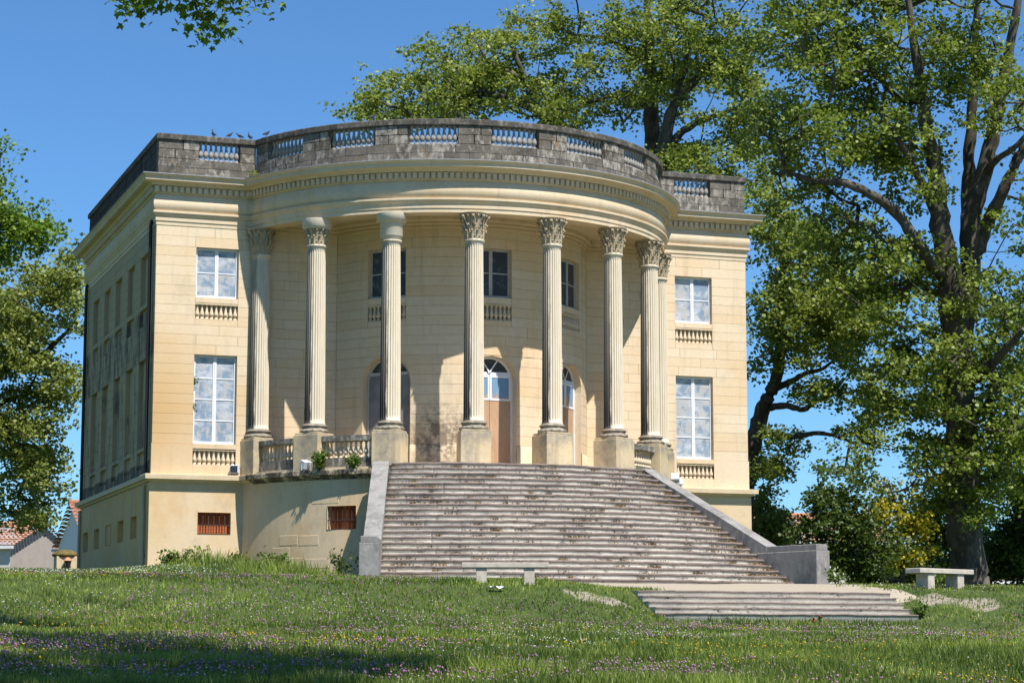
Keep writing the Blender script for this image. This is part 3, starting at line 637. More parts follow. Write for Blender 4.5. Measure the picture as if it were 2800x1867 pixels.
# ------------------------------------------------------------------ columns
def shaft_mesh():
    b = MB(); n = 24; rows = []
    zs = [4.905, 4.93, 4.98, 5.04, 6.5, 8.0, 9.3, 10.03, 10.08, 10.12, 10.15]
    for z in zs:
        t = (z-4.9)/5.25; r = .300-.037*t**1.6+(.02*(1-(z-4.9)/.08) if z < 4.98 else 0); fl = .036*sm(4.95, 5.06, z)*sm(10.12, 10.02, z); row = []
        for i in range(n):
            for q, dep in ((.0, 0), (.16, 0), (.30, .62), (.58, 1), (.86, .62)):
                a = 2*math.pi*(i+q)/n; row.append(((r-fl*dep)*math.cos(a), (r-fl*dep)*math.sin(a), z))
        rows.append(row)
    b.grid(rows, True, 0, False); b.lathe([(.263, 10.14), (.30, 10.155), (.315, 10.18), (.31, 10.205), (.27, 10.225)], 32); return b.mesh('column')
def base_mesh():
    b = MB(); pr = [(.40, 4.645)]+[(.40+.035*math.sin(math.pi*i/6), 4.645+.10*i/6) for i in range(1, 7)]+[(.375, 4.75), (.345, 4.775), (.34, 4.795), (.355, 4.815)]+[(.355+.03*math.sin(math.pi*i/5), 4.815+.065*i/5) for i in range(1, 6)]+[(.335, 4.885), (.325, 4.91), (.30, 4.93)]
    b.lathe(pr, 32); return b.mesh('base')
def leaf3d(b, ang, r0, z0, h, w, curl, rbell):
    NZ, NX = 7, 4; rows = []
    for j in range(NZ+1):
        t = j/NZ; z = z0+h*min(t, .86)/.86*(1 if t <= .86 else 1)-(h*.10*(t-.86)/.14 if t > .86 else 0)
        r = rbell(min(z, z0+h))+.018+curl*t**3.2; wd = w*(.62+.5*t-.75*t**2.2)*(1+.16*math.cos(j*math.pi)); row = []
        for i in range(NX+1):
            x = (i/NX*2-1); rr = r-.022*abs(x)+(.016 if i == NX//2 else 0)+(.012 if i % 2 else 0); a = ang+x*wd/r
            row.append((rr*math.cos(a), rr*math.sin(a), z-.02*abs(x)*t))
        rows.append(row)
    b.grid(rows, False, 0, False)
def capital_mesh():
    b = MB(); rb = lambda z: .268+.10*max(0, (z-10.23)/.7)**1.8
    b.lathe([(rb(10.23+.7*i/8), 10.23+.7*i/8) for i in range(9)], 24)
    for k in range(12): leaf3d(b, 2*math.pi*k/12, 0, 10.23, .27, .085, .075, rb)
    for k in range(12): leaf3d(b, 2*math.pi*(k+.5)/12, 0, 10.30, .38, .07, .07, rb)
    for k in range(8):                                        # stalks and small scrolls
        a = 2*math.pi*(k+.5)/8
        for s in (-1, 1):
            pts = [((rb(10.55+.3*t)+.02+.05*t*t)*math.cos(a+s*(.26-.20*t)), (rb(10.55+.3*t)+.02+.05*t*t)*math.sin(a+s*(.26-.20*t)), 10.55+.31*t) for t in (0, .35, .7, 1)]
            b.tube(pts, [.022, .018, .02, .03], 5)
        cx, cy = .425*math.cos(a), .425*math.sin(a); b.lathe([(.012, -.045), (.042, -.03), (.05, 0), (.04, .03), (.01, .042)], 8, cx, cy, 10.885)
        a2 = 2*math.pi*k/8; b.lathe([(.01, -.04), (.034, -.02), (.034, .02), (.01, .035)], 7, .395*math.cos(a2), .395*math.sin(a2), 10.90)
    for k in range(40):
        a = 2*math.pi*k/40; b.box(.38, .418, -.014, .014, 10.925, 10.952, 0, lambda x, y, z: (x*math.cos(a)-y*math.sin(a), x*math.sin(a)+y*math.cos(a), z))
    b.lathe([(.36, 10.915), (.375, 10.93), (.375, 10.953), (.425, 10.955), (.435, 10.965), (.435, 10.997)], 36); return b.mesh('capital')
def plain_capital(partial):
    b = MB(); top = [(.37, 10.69 if partial else 10.74), (.44, 10.76), (.44, 10.997)]
    b.lathe(top, 36)
    if not partial: b.lathe([(.29, 10.225), (.305, 10.235), (.305, 10.30), (.325, 10.32), (.335, 10.34), (.335, 10.72), (.36, 10.75)], 36)
    return b.mesh('capital')
SH, BS, CP, PC3 = shaft_mesh(), base_mesh(), capital_mesh(), plain_capital(False)
def m_column():
    t = NT('fluted_column_stone'); g = t.n.new('ShaderNodeNewGeometry'); x, y, z = t.sep(); n = t.noise(5, 6, .7, t.map((1, 1, .16))); n2 = t.noise(30, 4, .7); big = t.noise(1.2, 4, .6, t.map((1, 1, .5)))
    c = t.mix(t.ramp(big, (.35, 0.0), (.68, 1.0)), (.66, .60, .48), (.60, .52, .39)); c = t.mix(t.ramp(n, (.52, 0.0), (.75, .38)), c, (.30, .27, .22))
    an = t.math('ARCTAN2', y, x)                               # black weathering crust, with the shade of the left flank painted in
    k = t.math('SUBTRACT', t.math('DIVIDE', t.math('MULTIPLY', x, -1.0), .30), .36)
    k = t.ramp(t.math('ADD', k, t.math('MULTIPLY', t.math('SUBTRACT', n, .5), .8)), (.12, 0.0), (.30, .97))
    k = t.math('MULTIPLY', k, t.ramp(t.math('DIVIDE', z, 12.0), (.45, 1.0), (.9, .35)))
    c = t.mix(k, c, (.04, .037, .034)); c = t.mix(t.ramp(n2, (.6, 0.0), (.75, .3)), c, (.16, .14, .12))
    t.col(c); t.bump(n2, .3, .01); return t.mat
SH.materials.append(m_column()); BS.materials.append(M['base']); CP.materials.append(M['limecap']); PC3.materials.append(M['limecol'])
PCAP = plain_capital(True); PCAP.materials.append(M['limecol'])
LOW = capital_mesh(); LOW.materials.append(M['limecap'])
for vtx in LOW.vertices:                                       # the repaired capital keeps only its lower carved leaves
    if vtx.co.z > 10.70: vtx.co.z = 10.70; q = math.hypot(vtx.co.x, vtx.co.y); k = min(1, .36/q); vtx.co.x *= k; vtx.co.y *= k
CA = [(i-3.5)*DE for i in range(8)]
for i, a in enumerate(CA):
    x, y = RC*math.sin(a), YC-RC*math.cos(a)
    def put(nm, me, par, rz=None):
        o = bpy.data.objects.new(nm, me); COL.objects.link(o); o.parent = par; return o
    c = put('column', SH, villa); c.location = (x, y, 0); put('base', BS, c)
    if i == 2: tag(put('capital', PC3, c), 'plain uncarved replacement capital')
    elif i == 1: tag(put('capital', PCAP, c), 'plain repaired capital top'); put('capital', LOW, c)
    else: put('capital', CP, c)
    b = MB(); H = .44
    f = lambda px, py, pz: (px*math.cos(a)+py*math.sin(a)*-1, px*math.sin(a)+py*math.cos(a), pz)
    b.bbox(-H, H, -H, H, 3.50 if i in (0, 1, 6, 7) else FLOOR, 4.58, .012, 0, f); b.bbox(-H+.03, H-.03, -H+.03, H-.03, 4.583, 4.645, .01, 0, f); p = b.obj('pedestal', M['ped'], c)
# terrace balustrade
for i in (0, 1, 5, 6):
    a0, a1 = CA[i]+.44/RC, CA[i+1]-.44/RC; n = 10
    def seg(r0, r1, z0, z1):
        R = lambda r, z: [(r*math.sin(a0+(a1-a0)*k/n), YC-r*math.cos(a0+(a1-a0)*k/n), z) for k in range(n+1)]
        b.grid([R(r1, z0), R(r1, z1), R(r0, z1), R(r0, z0), R(r1, z0)], False, 0, False)
    b = MB(); seg(6.86, 7.20, 4.36, 4.52); rl = b.obj('terrace_balustrade', M['rail'], villa); b = MB(); seg(6.88, 7.18, 3.5, 3.88); b.obj('balustrade_plinth', M['rail'], rl)
    for k in range(10):
        a = a0+(a1-a0)*(k+.5)/10; baluster(BAL_L, 7.04*math.sin(a), YC-7.04*math.cos(a), 3.88, .48, rl, .92)
# ------------------------------------------------------------------ staircase
stair = tag(empty('grand_staircase', (0, -8, 0)), 'broad flared flight of worn curved stone steps rising to the portico', 'staircase')
def child_world(o, par):
    o.parent = par; o.matrix_parent_inverse = Matrix.Translation(-Vector(par.location)); return o
HR = 3.6/22
def wob(s, k): return .006*math.sin(s*2.1+k*1.7)+.004*math.sin(s*5.3+k*3.1)+.004*math.sin(s*11.7+k*.9)
rs = random.Random(3)
for k in range(22):
    R = 8.40+.285*k; xm = 3.87+.105*k; zt = FLOOR-k*HR; am = math.asin(xm/R); n = 64; rows = []
    r_in = R-.285-.16 if k else RPOD-.05
    prof = [(r_in-R, .0), (-.02, .0)]+[(-.02+.036*math.sin(math.pi*q/6), -.037+.037*math.cos(math.pi*q/6)) for q in range(1, 7)]+[(-.022, -.080), (-.022, -HR-.03)]
    ns = 5+(k*7) % 3; cut = [-1]+[-1+2*(q+rs.uniform(-.22, .22))/ns for q in range(1, ns)]+[1]; cols = []   # slabs: each sits a little proud or low, with an open joint between
    for q in range(ns):
        off = rs.uniform(-.003, .003); lo, hi = cut[q]*am, cut[q+1]*am; e = .010/R
        cols += [(lo+e, -.012)]+[(lo+e*1.6+(hi-lo-3.2*e)*w/12, off) for w in range(13)]+[(hi-e, -.012)]
    for o, dz in prof:
        row = []
        for a, off in cols:
            w_ = (wob(a*R, k) if o > -.1 else 0)+(off if o > -.1 else 0); r = R+o+w_*1.4; row.append((r*math.sin(a), YC-r*math.cos(a), zt+dz+w_*.8*(1 if dz > -.12 else 0)))
        rows.append(row)
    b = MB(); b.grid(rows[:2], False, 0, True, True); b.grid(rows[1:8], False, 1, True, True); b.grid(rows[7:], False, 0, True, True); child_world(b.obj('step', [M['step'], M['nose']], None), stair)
for sg in (-1, 1):
    P0, P1 = np.array([sg*3.86, -5.05]), np.array([sg*6.10, -11.85]); t = (P1-P0)/np.linalg.norm(P1-P0); nrm = np.array([-t[1], t[0]])*(1 if sg > 0 else -1); L = np.linalg.norm(P1-P0)
    if nrm[0]*sg < 0: nrm = -nrm
    zc = lambda q: 3.65+(1.17-3.65)*q/(L*.725)
    def pr(q, w, z): x = P0+t*q+nrm*w; return (x[0], x[1], z)
    b = MB(); q1 = L*.725; wd = .46
    qs = [-.62, .0]+[q1*t_ for t_ in (.27, .52, .78, 1.0)]
    for qa, qb in zip(qs, qs[1:]):
        dz = random.uniform(-.006, .006); zt_ = lambda q: (3.652 if q <= 0 else zc(q))+dz; prof = [(qa+.003, -.3), (qa+.003, zt_(qa)), (qb-.003, zt_(qb)), (qb-.003, -.3)]; ww = random.uniform(-.004, .004)
        b = MB(); A = [pr(q, ww, z) for q, z in prof]; B = [pr(q, wd+ww, z) for q, z in prof]
        if sg > 0: A, B = B, A
        b.poly(A); b.poly(B[::-1])
        for i in range(4): j = (i+1) % 4; b.quad(A[j], A[i], B[i], B[j])
        child_world(b.obj('cheek_block', M['cheek'], None), stair)
    b = MB(); f = lambda x, y, z: pr(x, y, z)
    b.bbox(q1-.35, L-.02, -.015, wd+.02, -.4, 1.005, .015, 0, f); b.bbox(q1-.35, L-.06, .015, wd-.015, 1.008, 1.17, .012, 0, f)
    child_world(b.obj('newel_block', M['cheek'], None), stair)
lower = tag(empty('lower_steps', (0, -22, -.6)), 'short straight flight of five wide stone steps below the gravel forecourt', 'steps')
for k in range(5):
    zt = -.41-k*.126; y = -21.4-k*.30; xm = 3.03; n = 30; prof = [(.45, 0.0), (.02, 0)]+[(.02-.028*math.sin(math.pi*q/5), -.022+.022*math.cos(math.pi*q/5)) for q in range(1, 6)]+[(.022, -.048), (.022, -.30), (.45, -.30)]
    rows = [[(-xm+2*xm*i/n+.02*math.sin(k*5)*(i in (0, n)), y+o+(wob(i*.2, k+30) if o < .3 else 0), zt+dz+(wob(i*.2, k+40)*.7 if dz > -.1 else 0)) for i in range(n+1)] for o, dz in prof]
    b = MB(); b.grid(rows[:2], False, 0, True, True); b.grid(rows[1:7], False, 1, True, True); b.grid(rows[6:], False, 0, True, True)
    for e in (0, -1): b.poly([r[e] for r in rows][::(1 if e else -1)])
    child_world(b.obj('step', [M['step'], M['nose']], None), lower)
# ------------------------------------------------------------------ benches
def bench(x, y, rz, label):
    z = float(height(x, y)); r = tag(empty('stone_bench', (x, y, z), rz), label, 'bench', 'pale stone benches beside the lower steps')
    b = MB(); b.bbox(-.95, .95, -.23, .23, .34, .455, .012); b.obj('seat_slab', M['bench'], r)
    for s in (-1, 1):
        b = MB(); b.bbox(s*.52-.115, s*.52+.115, -.19, .19, -.12, .338, .01); b.obj('leg', M['bench'], r)
bench(-5.42, -19.6, -.34, 'pale stone bench on two block legs directly in front of the big staircase')
bench(5.33, -19.6, .34, 'pale stone bench on two block legs to the right of the lower steps')
# ------------------------------------------------------------------ floodlights
def flood(p, rz, tilt, label):
    r = tag(empty('floodlight', p, rz), label, 'floodlight', 'small floodlights along the podium ledge')
    b = MB(); f = lambda x, y, z: (x, y*math.cos(tilt)-z*math.sin(tilt), y*math.sin(tilt)+z*math.cos(tilt)+.16)
    b.bbox(-.13, .13, -.11, .11, -.12, .12, .015, 0, f); b.obj('housing', M['flood'], r)
    b = MB(); b.box(-.11, .11, .111, .118, -.1, .1, 0, f); b.obj('lens', M['glass'], r)
    b = MB(); b.box(-.15, -.135, -.03, .03, -.0, .18); b.box(.135, .15, -.03, .03, 0, .18); b.box(-.15, .15, -.03, .03, -.012, .0); b.obj('bracket', M['flood'], r)
flood((-7.22, -.16, 3.535), 2.7, .15, 'white boxy floodlight on the ledge below the left ground-floor window')
def onpod(a, R=7.43): return (R*math.sin(a), YC-R*math.cos(a), 3.535)
flood(onpod(-.87, 7.42), .25, .35, 'white floodlight on the podium ledge beside the leafy green plant')
flood(onpod(1.03, 7.45), -.5, -.5, 'white tilted floodlight at the head of the right stair wall')
flood((7.12, -.20, 3.535), .3, -.3, 'white floodlight low beside the right wing balustrade panel')
# ------------------------------------------------------------------ foliage tools
def leaves_mesh(name, C, size, rng, up=.55, wr=1.05, tint=None, lobed=False):
    N = len(C); n = rng.normal(size=(N, 3)); n /= np.linalg.norm(n, axis=1)[:, None]; n[:, 2] = np.abs(n[:, 2])*(1-up)+up*1.2; n /= np.linalg.norm(n, axis=1)[:, None]
    t = np.cross(n, rng.normal(size=(N, 3))); t /= np.linalg.norm(t, axis=1)[:, None]; t[:, 2] -= .25; b = np.cross(n, t); b /= np.linalg.norm(b, axis=1)[:, None]
    L = size*rng.uniform(.65, 1.25, N)[:, None]; Wd = L*wr; V = np.empty((N, 4, 3))
    V[:, 0] = C-t*L*.5; V[:, 1] = C+b*Wd*.5-n*L*.12-t*L*.05; V[:, 2] = C+t*L*.5-n*L*.08; V[:, 3] = C-b*Wd*.5-n*L*.12-t*L*.05
    K = 4
    if lobed:                                                 # five-lobed plane leaf
        K = 12; rr = np.array([.10, .42, .30, .56, .34, .62, .34, .56, .30, .42, .10]); aa = np.radians([180, 150, 118, 80, 42, 0, -42, -80, -118, -150, -178]); V = np.empty((N, K, 3)); V[:, 0] = C
        for q in range(11): V[:, q+1] = C+(t*math.cos(aa[q])+b*math.sin(aa[q]))*rr[q]*L-n*L*.5*rr[q]**2
        I = np.arange(N)[:, None]*K; F = np.concatenate([I+[0, q+1, q+2] for q in range(10)], 0)
    else:
        I = np.arange(N)[:, None]*4; F = np.concatenate([I+[0, 1, 2], I+[0, 2, 3]], 0)
    me = mesh_np(name, V.reshape(-1, 3), F)
    a = me.attributes.new('tint', 'FLOAT', 'POINT'); tt = rng.uniform(0, 1, N) if tint is None else np.clip(tint+rng.normal(0, .22, N), 0, 1)
    a.data.foreach_set('value', np.repeat(tt, K).astype(np.float32)); return me
def make_tree(name, label, limbs, blobs, ncl, per, size, leafmat, bark, seed, rd=4.5, cr=.66, tw=.018, group=None, flat=.48, keep=None, cat='tree', lobed=False):
    rng = np.random.default_rng(seed); L3 = []
    for lb in limbs: L3.append([(pix(q[0], q[1], q[2]), q[3]) for q in lb])
    base = L3[0][0][0].copy(); base[2] = float(height(base[0], base[1])); root = tag(empty(name, tuple(base)), label, cat, group)
    P, R0 = [], []
    b = MB()
    for lb in L3:                                             # smooth the limbs and give them a slight wander
        pts = np.array([q[0] for q in lb]); rad = np.array([q[1] for q in lb]); n = len(pts); tt = np.linspace(0, n-1, (n-1)*5+1); sp = np.stack([np.interp(tt, range(n), pts[:, k]) for k in range(3)], 1)
        for _ in range(2): sp[1:-1] = sp[:-2]*.25+sp[1:-1]*.5+sp[2:]*.25
        rr = np.interp(tt, range(n), rad); sp[1:-1] += rng.normal(0, 1, (len(sp)-2, 3))*(rr[1:-1, None]*.07)
        b.tube([tuple(q-base) for q in sp], [float(r*(1+.06*math.sin(i*1.7))) for i, r in enumerate(rr)], 10)
        for q, r in zip(sp, rr):
            if r < .45: P.append(q); R0.append(r)
        if cat == 'hedge': b.obj('stem', bark, root); b = MB()
    if cat != 'hedge': b.obj('trunk', bark, root)
    P = np.array(P if P else [base]); Wt = np.array([q[4] if len(q) > 4 else 1.0 for q in blobs])*np.array([q[2]*q[3] for q in blobs]); Wt = Wt/Wt.sum(); C = []
    dd = limbs[0][0][2]
    for k in rng.choice(len(blobs), ncl, p=Wt):
        q = blobs[k]; g = rng.normal(size=3); g /= np.linalg.norm(g); g *= rng.uniform(0, 1)**.42; d = (q[5] if len(q) > 5 else dd)+g[2]*(q[6] if len(q) > 6 else rd)
        c = pix(q[0]+q[2]*g[0], q[1]+q[3]*g[1], d)
        if keep is None or keep(c): C.append(c)
    C = np.array(C); nodes = list(P); par = [-1]*len(P); cl_node = []
    near = np.min(np.linalg.norm(C[:, None]-P[None], axis=2), axis=1)
    A = np.empty((len(P)+len(C)*5+8, 3)); A[:len(P)] = P; m_ = len(P)
    for i in np.argsort(near):
        c = C[i]; dv = A[:m_]-c; ds = np.linalg.norm(dv, axis=1)+.5*np.maximum(0, dv[:, 2]); j = int(np.argmin(ds)); p0 = A[j].copy(); prev = j; D = np.linalg.norm(c-p0)
        ns = 2 if D < 1.5 else 4
        for s in range(1, ns+1):
            t = s/ns; q = p0+(c-p0)*t+np.array([0, 0, -.12*D*math.sin(math.pi*t)*.6])+rng.normal(0, .07*D/ns, 3)*(s < ns); A[m_] = q; par.append(prev); prev = m_; m_ += 1
        cl_node.append(prev)
    cnt = np.zeros(m_); 
    for k in cl_node:
        while k >= 0: cnt[k] += 1; k = par[k]
    b = MB()
    V, F = [], []
    nb = 0
    for k in range(len(P), m_):
        p0, p1 = A[par[k]]-base, A[k]-base; r1 = tw*max(cnt[k], .6)**.5; r0 = tw*max(cnt[par[k]] if par[k] >= len(P) else cnt[k], .6)**.5
        r0 = min(r0, r1*1.5); t = p1-p0; ln = np.linalg.norm(t)
        if ln < 1e-4: continue
        t /= ln; a = np.cross(t, (.3, .2, .93)); a /= np.linalg.norm(a)+1e-9; bb = np.cross(t, a)
        for p, r in ((p0, r0), (p1, r1)):
            for s in range(4): V.append(p+r*(a*math.cos(s*math.pi/2)+bb*math.sin(s*math.pi/2)))
        for s in range(4): F.append((nb+s, nb+(s+1) % 4, nb+4+(s+1) % 4, nb+4+s))
        nb += 8
    tag(link('branches', mesh_np('branches', np.array(V), np.array(F), True), bark, root), kind='stuff')
    nt = 7; T = np.repeat(C, nt, 0)+rng.normal(0, 1, (len(C)*nt, 3))*np.array([cr, cr, cr*flat])*.55; tuft_t = rng.normal(.5, .2, len(T))
    k = max(1, per//nt); Lf = np.repeat(T, k, 0)+rng.normal(0, 1, (len(T)*k, 3))*np.array([.20, .20, .13])*(size/.15); me = leaves_mesh('crown', Lf-base, size, rng, tint=np.repeat(tuft_t, k), lobed=lobed)
    tag(link('crown', me, leafmat, root), kind='stuff'); return root
def plant(name, label, base, h, spread, nst, per, size, mat, seed, cat='plant', group=None, droop=.2, stemmat=None):
    rng = np.random.default_rng(seed); root = tag(empty(name, tuple(base)), label, cat, group); b = MB(); C = []
    for i in range(nst):
        a = rng.uniform(0, 6.28); l = rng.uniform(.3, 1)*spread; hh = h*rng.uniform(.6, 1.05); pts = [np.array([.12*l*math.cos(a), .12*l*math.sin(a), -.03])]
        for t in (.4, .75, 1): pts.append(np.array([l*t*math.cos(a), l*t*math.sin(a), hh*(t-droop*t*t)])+rng.normal(0, .02, 3))
        b.tube([tuple(q) for q in pts], [.008, .007, .005, .003], 4)
        for t in rng.uniform(.15, 1.0, per):
            q = np.array([np.interp(t*3, range(4), [p[k] for p in pts]) for k in range(3)]); C.append(q+rng.normal(0, size*.8, 3))
    b.obj('stems', stemmat or M['leafgr'], root); link('leaves', leaves_mesh('leaves', np.array(C), size, rng, .4), mat, root); return root
# ------------------------------------------------------------------ trees
ROWG = 'plane trees standing round the villa'
D0 = 79
make_tree('plane_tree', 'huge multi-stemmed plane tree at the right edge behind the stone bench',
    [[(2655, 1640, D0, .82), (2650, 1560, D0, .66), (2636, 1400, D0, .58), (2625, 1150, D0, .54), (2620, 980, D0, .52), (2600, 800, D0, .46), (2568, 612, D0, .36), (2563, 501, D0, .31), (2550, 434, D0, .27), (2530, 345, D0-1, .24), (2520, 250, D0-1, .20), (2490, 60, D0-1, .13), (2470, -120, D0-1, .06)],
     [(2620, 980, D0, .42), (2650, 760, D0+1, .40), (2657, 586, D0+1, .33), (2688, 479, D0+1, .30), (2715, 367, D0+1, .26), (2735, 260, D0+1, .22), (2775, 60, D0+1, .16), (2800, -120, D0+1, .08)],
     [(2650, 720, D0+1, .30), (2645, 560, D0+3, .24), (2648, 440, D0+3, .22), (2657, 300, D0+3, .19), (2668, 120, D0+3, .14), (2672, -80, D0+3, .07)],
     [(2668, 700, D0+1, .28), (2702, 604, D0+1, .24), (2729, 550, D0, .22), (2773, 456, D0, .19), (2812, 370, D0, .16), (2880, 220, D0, .1)],
     [(2585, 760, D0, .24), (2549, 729, D0-1, .20), (2508, 660, D0-2, .19), (2451, 580, D0-2, .18), (2388, 534, D0-3, .16), (2313, 499, D0-3, .14), (2221, 494, D0-2, .10), (2150, 470, D0-2, .06)],
     [(2563, 590, D0, .18), (2520, 500, D0-1, .15), (2470, 400, D0-2, .12), (2420, 330, D0-2, .08)],
     [(2636, 1060, D0, .2), (2730, 980, D0-2, .16), (2800, 900, D0-3, .1)], [(2690, 480, D0+1, .16), (2720, 440, D0, .12), (2780, 400, D0-1, .09), (2830, 340, D0-1, .05)]],
    [(2200, 110, 190, 170, 1.1), (2440, 130, 260, 200, 1.1), (2700, 170, 170, 230, .7), (2270, 380, 220, 160, 1.15), (2120, 330, 90, 100, .8), (2470, 440, 150, 150, .8), (2420, 760, 200, 170, 1.1), (2260, 600, 140, 120, 1.0), (2640, 1010, 190, 200, 1.25),
     (2740, 760, 110, 200, .8), (2470, 1010, 140, 160, .9), (2700, 1260, 140, 150, 1.4), (2540, 1230, 90, 110, .9), (2780, 1100, 90, 260, 1.2), (2640, 1360, 110, 80, 1.1), (2600, -120, 300, 120, .8), (2250, -120, 260, 120, .8), (2900, 500, 120, 500, .6)],
    660, 112, .148, M['leafdk'], M['barkdk'], 11, rd=4.0, group=ROWG)  # dark bark here: the crown's shade on the trunk is put into its colour
def behind(c): return c[1] > 15.5 or c[0] > 10.6
D1 = 99
make_tree('plane_tree', 'tall plane tree rising straight behind the middle of the roof parapet',
    [[(1786, 1500, D1, .6), (1786, 800, D1, .5), (1784, 400, D1, .36), (1778, 212, D1, .28), (1775, 90, D1, .2), (1765, -60, D1, .1)],
     [(1785, 520, D1, .3), (1660, 400, D1, .26), (1508, 336, D1, .22), (1453, 293, D1-1, .19), (1380, 268, D1-1, .16), (1283, 244, D1-1, .12), (1222, 215, D1-1, .07)],
     [(1460, 296, D1-1, .15), (1430, 200, D1-1, .12), (1398, 130, D1-1, .10), (1392, 70, D1-1, .06)], [(1430, 215, D1-1, .10), (1330, 170, D1-1, .07), (1308, 120, D1-1, .05)],
     [(1778, 300, D1, .18), (1720, 250, D1, .13), (1640, 270, D1, .09), (1560, 300, D1, .06)], [(1776, 180, D1, .16), (1720, 140, D1, .12), (1660, 105, D1, .08), (1560, 95, D1, .05)],
     [(1776, 110, D1, .15), (1800, 60, D1, .12), (1840, 30, D1, .09), (1870, -40, D1, .06)]],
    [(1040, 280, 90, 55, .9), (960, 312, 50, 25, .8), (1110, 245, 80, 80, 1.1), (1230, 200, 130, 110, 1.25), (1360, 120, 100, 90, 1.0), (1380, 250, 170, 75, 1.3), (1510, 150, 110, 110, .9), (1560, 290, 190, 60, 1.3), (1660, 120, 130, 140, .95), (1780, 60, 120, 110, .95),
     (1780, 260, 130, 110, 1.0), (1250, 300, 180, 40, 1.2), (1700, -80, 220, 80, .7), (1480, 60, 90, 60, .6), (1100, 330, 130, 30, 1.0)],
    300, 119, .148, M['leaf'], M['barkdk'], 12, rd=4.5, keep=behind, group=ROWG)
D2 = 96
make_tree('plane_tree', 'forked plane tree behind the right end of the curved parapet',
    [[(1850, 1500, D2, .6), (1840, 900, D2, .5), (1818, 520, D2, .4), (1815, 400, D2, .3), (1835, 298, D2, .24), (1880, 240, D2, .19), (1940, 180, D2, .14), (2000, 90, D2, .08)],
     [(1818, 430, D2, .22), (1850, 372, D2, .18), (1900, 338, D2, .15), (1960, 315, D2, .11), (2040, 290, D2, .06)], [(1835, 300, D2, .15), (1870, 200, D2, .11), (1890, 100, D2, .07)]],
    [(1900, 80, 130, 130, 1.0), (2010, 180, 110, 140, 1.1), (1960, 330, 90, 60, .5), (1870, 440, 60, 60, 1.5), (2000, 470, 130, 110, 1.1), (1990, -60, 150, 90, .8), (2060, 380, 70, 90, 1.1), (1840, 200, 70, 100, .8), (1880, 410, 40, 30, 1.2)],
    175, 119, .148, M['leaf'], M['barkdk'], 13, rd=4.0, keep=behind, group=ROWG)
D3 = 91
make_tree('plane_tree', 'leaning plane tree growing just beyond the right corner of the villa',
    [[(2020, 1620, D3, .55), (2030, 1400, D3, .46), (2048, 1240, D3, .40), (2072, 1165, D3, .34), (2089, 1110, D3, .30), (2120, 1045, D3, .25), (2135, 972, D3, .21), (2132, 857, D3, .18), (2140, 720, D3, .13), (2160, 600, D3, .07)],
     [(2085, 1120, D3, .17), (2110, 1112, D3, .15), (2150, 1108, D3-1, .13), (2198, 1122, D3-1, .11), (2235, 1095, D3-1, .08), (2290, 1060, D3-1, .05)],
     [(2062, 1190, D3, .17), (2100, 1188, D3, .14), (2158, 1197, D3-1, .12), (2240, 1182, D3-1, .09), (2300, 1195, D3-1, .06), (2370, 1230, D3-1, .035)],
     [(2122, 1060, D3, .16), (2160, 1045, D3, .13), (2200, 1020, D3, .10), (2250, 1010, D3, .07), (2310, 960, D3, .04)],
     [(2134, 950, D3, .15), (2180, 890, D3, .12), (2238, 820, D3, .10), (2245, 760, D3, .08), (2290, 700, D3, .05)]],
    [(2130, 640, 90, 140, 1.1), (2240, 760, 130, 130, 1.2), (2120, 880, 70, 120, 1.1), (2240, 930, 130, 90, 1.2), (2080, 1000, 40, 90, 1.0), (2330, 860, 110, 130, 1.1), (2320, 1060, 120, 60, .9), (2180, 1190, 70, 40, .45), (2380, 1200, 90, 50, .55), (2330, 1270, 50, 50, .5), (2180, 1080, 60, 40, .3), (2100, 1290, 50, 60, 1.0), (2130, 1210, 50, 50, .5), (2420, 1090, 80, 90, .8)],
    270, 112, .148, M['leaf'], M['barkdk'], 14, rd=3.5, keep=behind, group=ROWG)
make_tree('plane_tree', 'shaded plane tree partly cut off by the right edge of the picture',
    [[(2960, 1640, 87, .6), (2950, 1300, 87, .5), (2940, 1000, 87, .4), (2960, 700, 87, .3), (2990, 300, 87, .18), (3000, 0, 87, .08)], [(2942, 1050, 87, .24), (2860, 900, 87, .16), (2790, 800, 86, .08)], [(2950, 900, 87, .24), (3060, 700, 87, .15), (3160, 560, 87, .08)]],
    [(2880, 1000, 130, 200, 1.0), (2860, 1300, 110, 120, 1.1), (3000, 700, 220, 260, 1.0), (3050, 250, 240, 260, 1.0), (3150, 900, 200, 260, 1.0), (3000, 1250, 200, 160, 1.0)],
    330, 105, .155, M['leafdk'], M['barkdk'], 18, rd=3.5, group=ROWG)
DL = 92
make_tree('plane_tree', 'olive-green plane tree with drooping boughs left of the villa',
    [[(-160, 1650, DL, .7), (-150, 1200, DL, .6), (-130, 900, DL, .45), (-90, 700, DL, .28), (-60, 560, DL, .15)], [(-140, 1000, DL, .3), (-40, 860, DL, .2), (60, 800, DL, .14), (150, 800, DL, .1), (210, 740, DL, .05)],
     [(-145, 1150, DL, .26), (-40, 1080, DL, .18), (20, 1180, DL, .12), (70, 1300, DL, .07)], [(-150, 1050, DL, .3), (0, 1010, DL, .2), (110, 980, DL, .13), (190, 900, DL, .07)]],
    [(40, 820, 110, 110, 1.2), (150, 760, 80, 70, 1.0), (205, 700, 25, 40, .7), (70, 980, 140, 110, 1.2), (195, 850, 40, 90, .8), (40, 1180, 130, 130, 1.25), (170, 1060, 55, 60, .9), (100, 1290, 60, 70, 1.1), (105, 1400, 25, 70, .9), (10, 1370, 50, 50, .8), (150, 1260, 30, 40, .4), (-120, 1000, 120, 400, .8), (15, 1430, 30, 30, .4), (190, 1130, 25, 30, .3)],
    310, 126, .152, M['leafol'], M['barkdk'], 15, rd=3.2, group=ROWG)
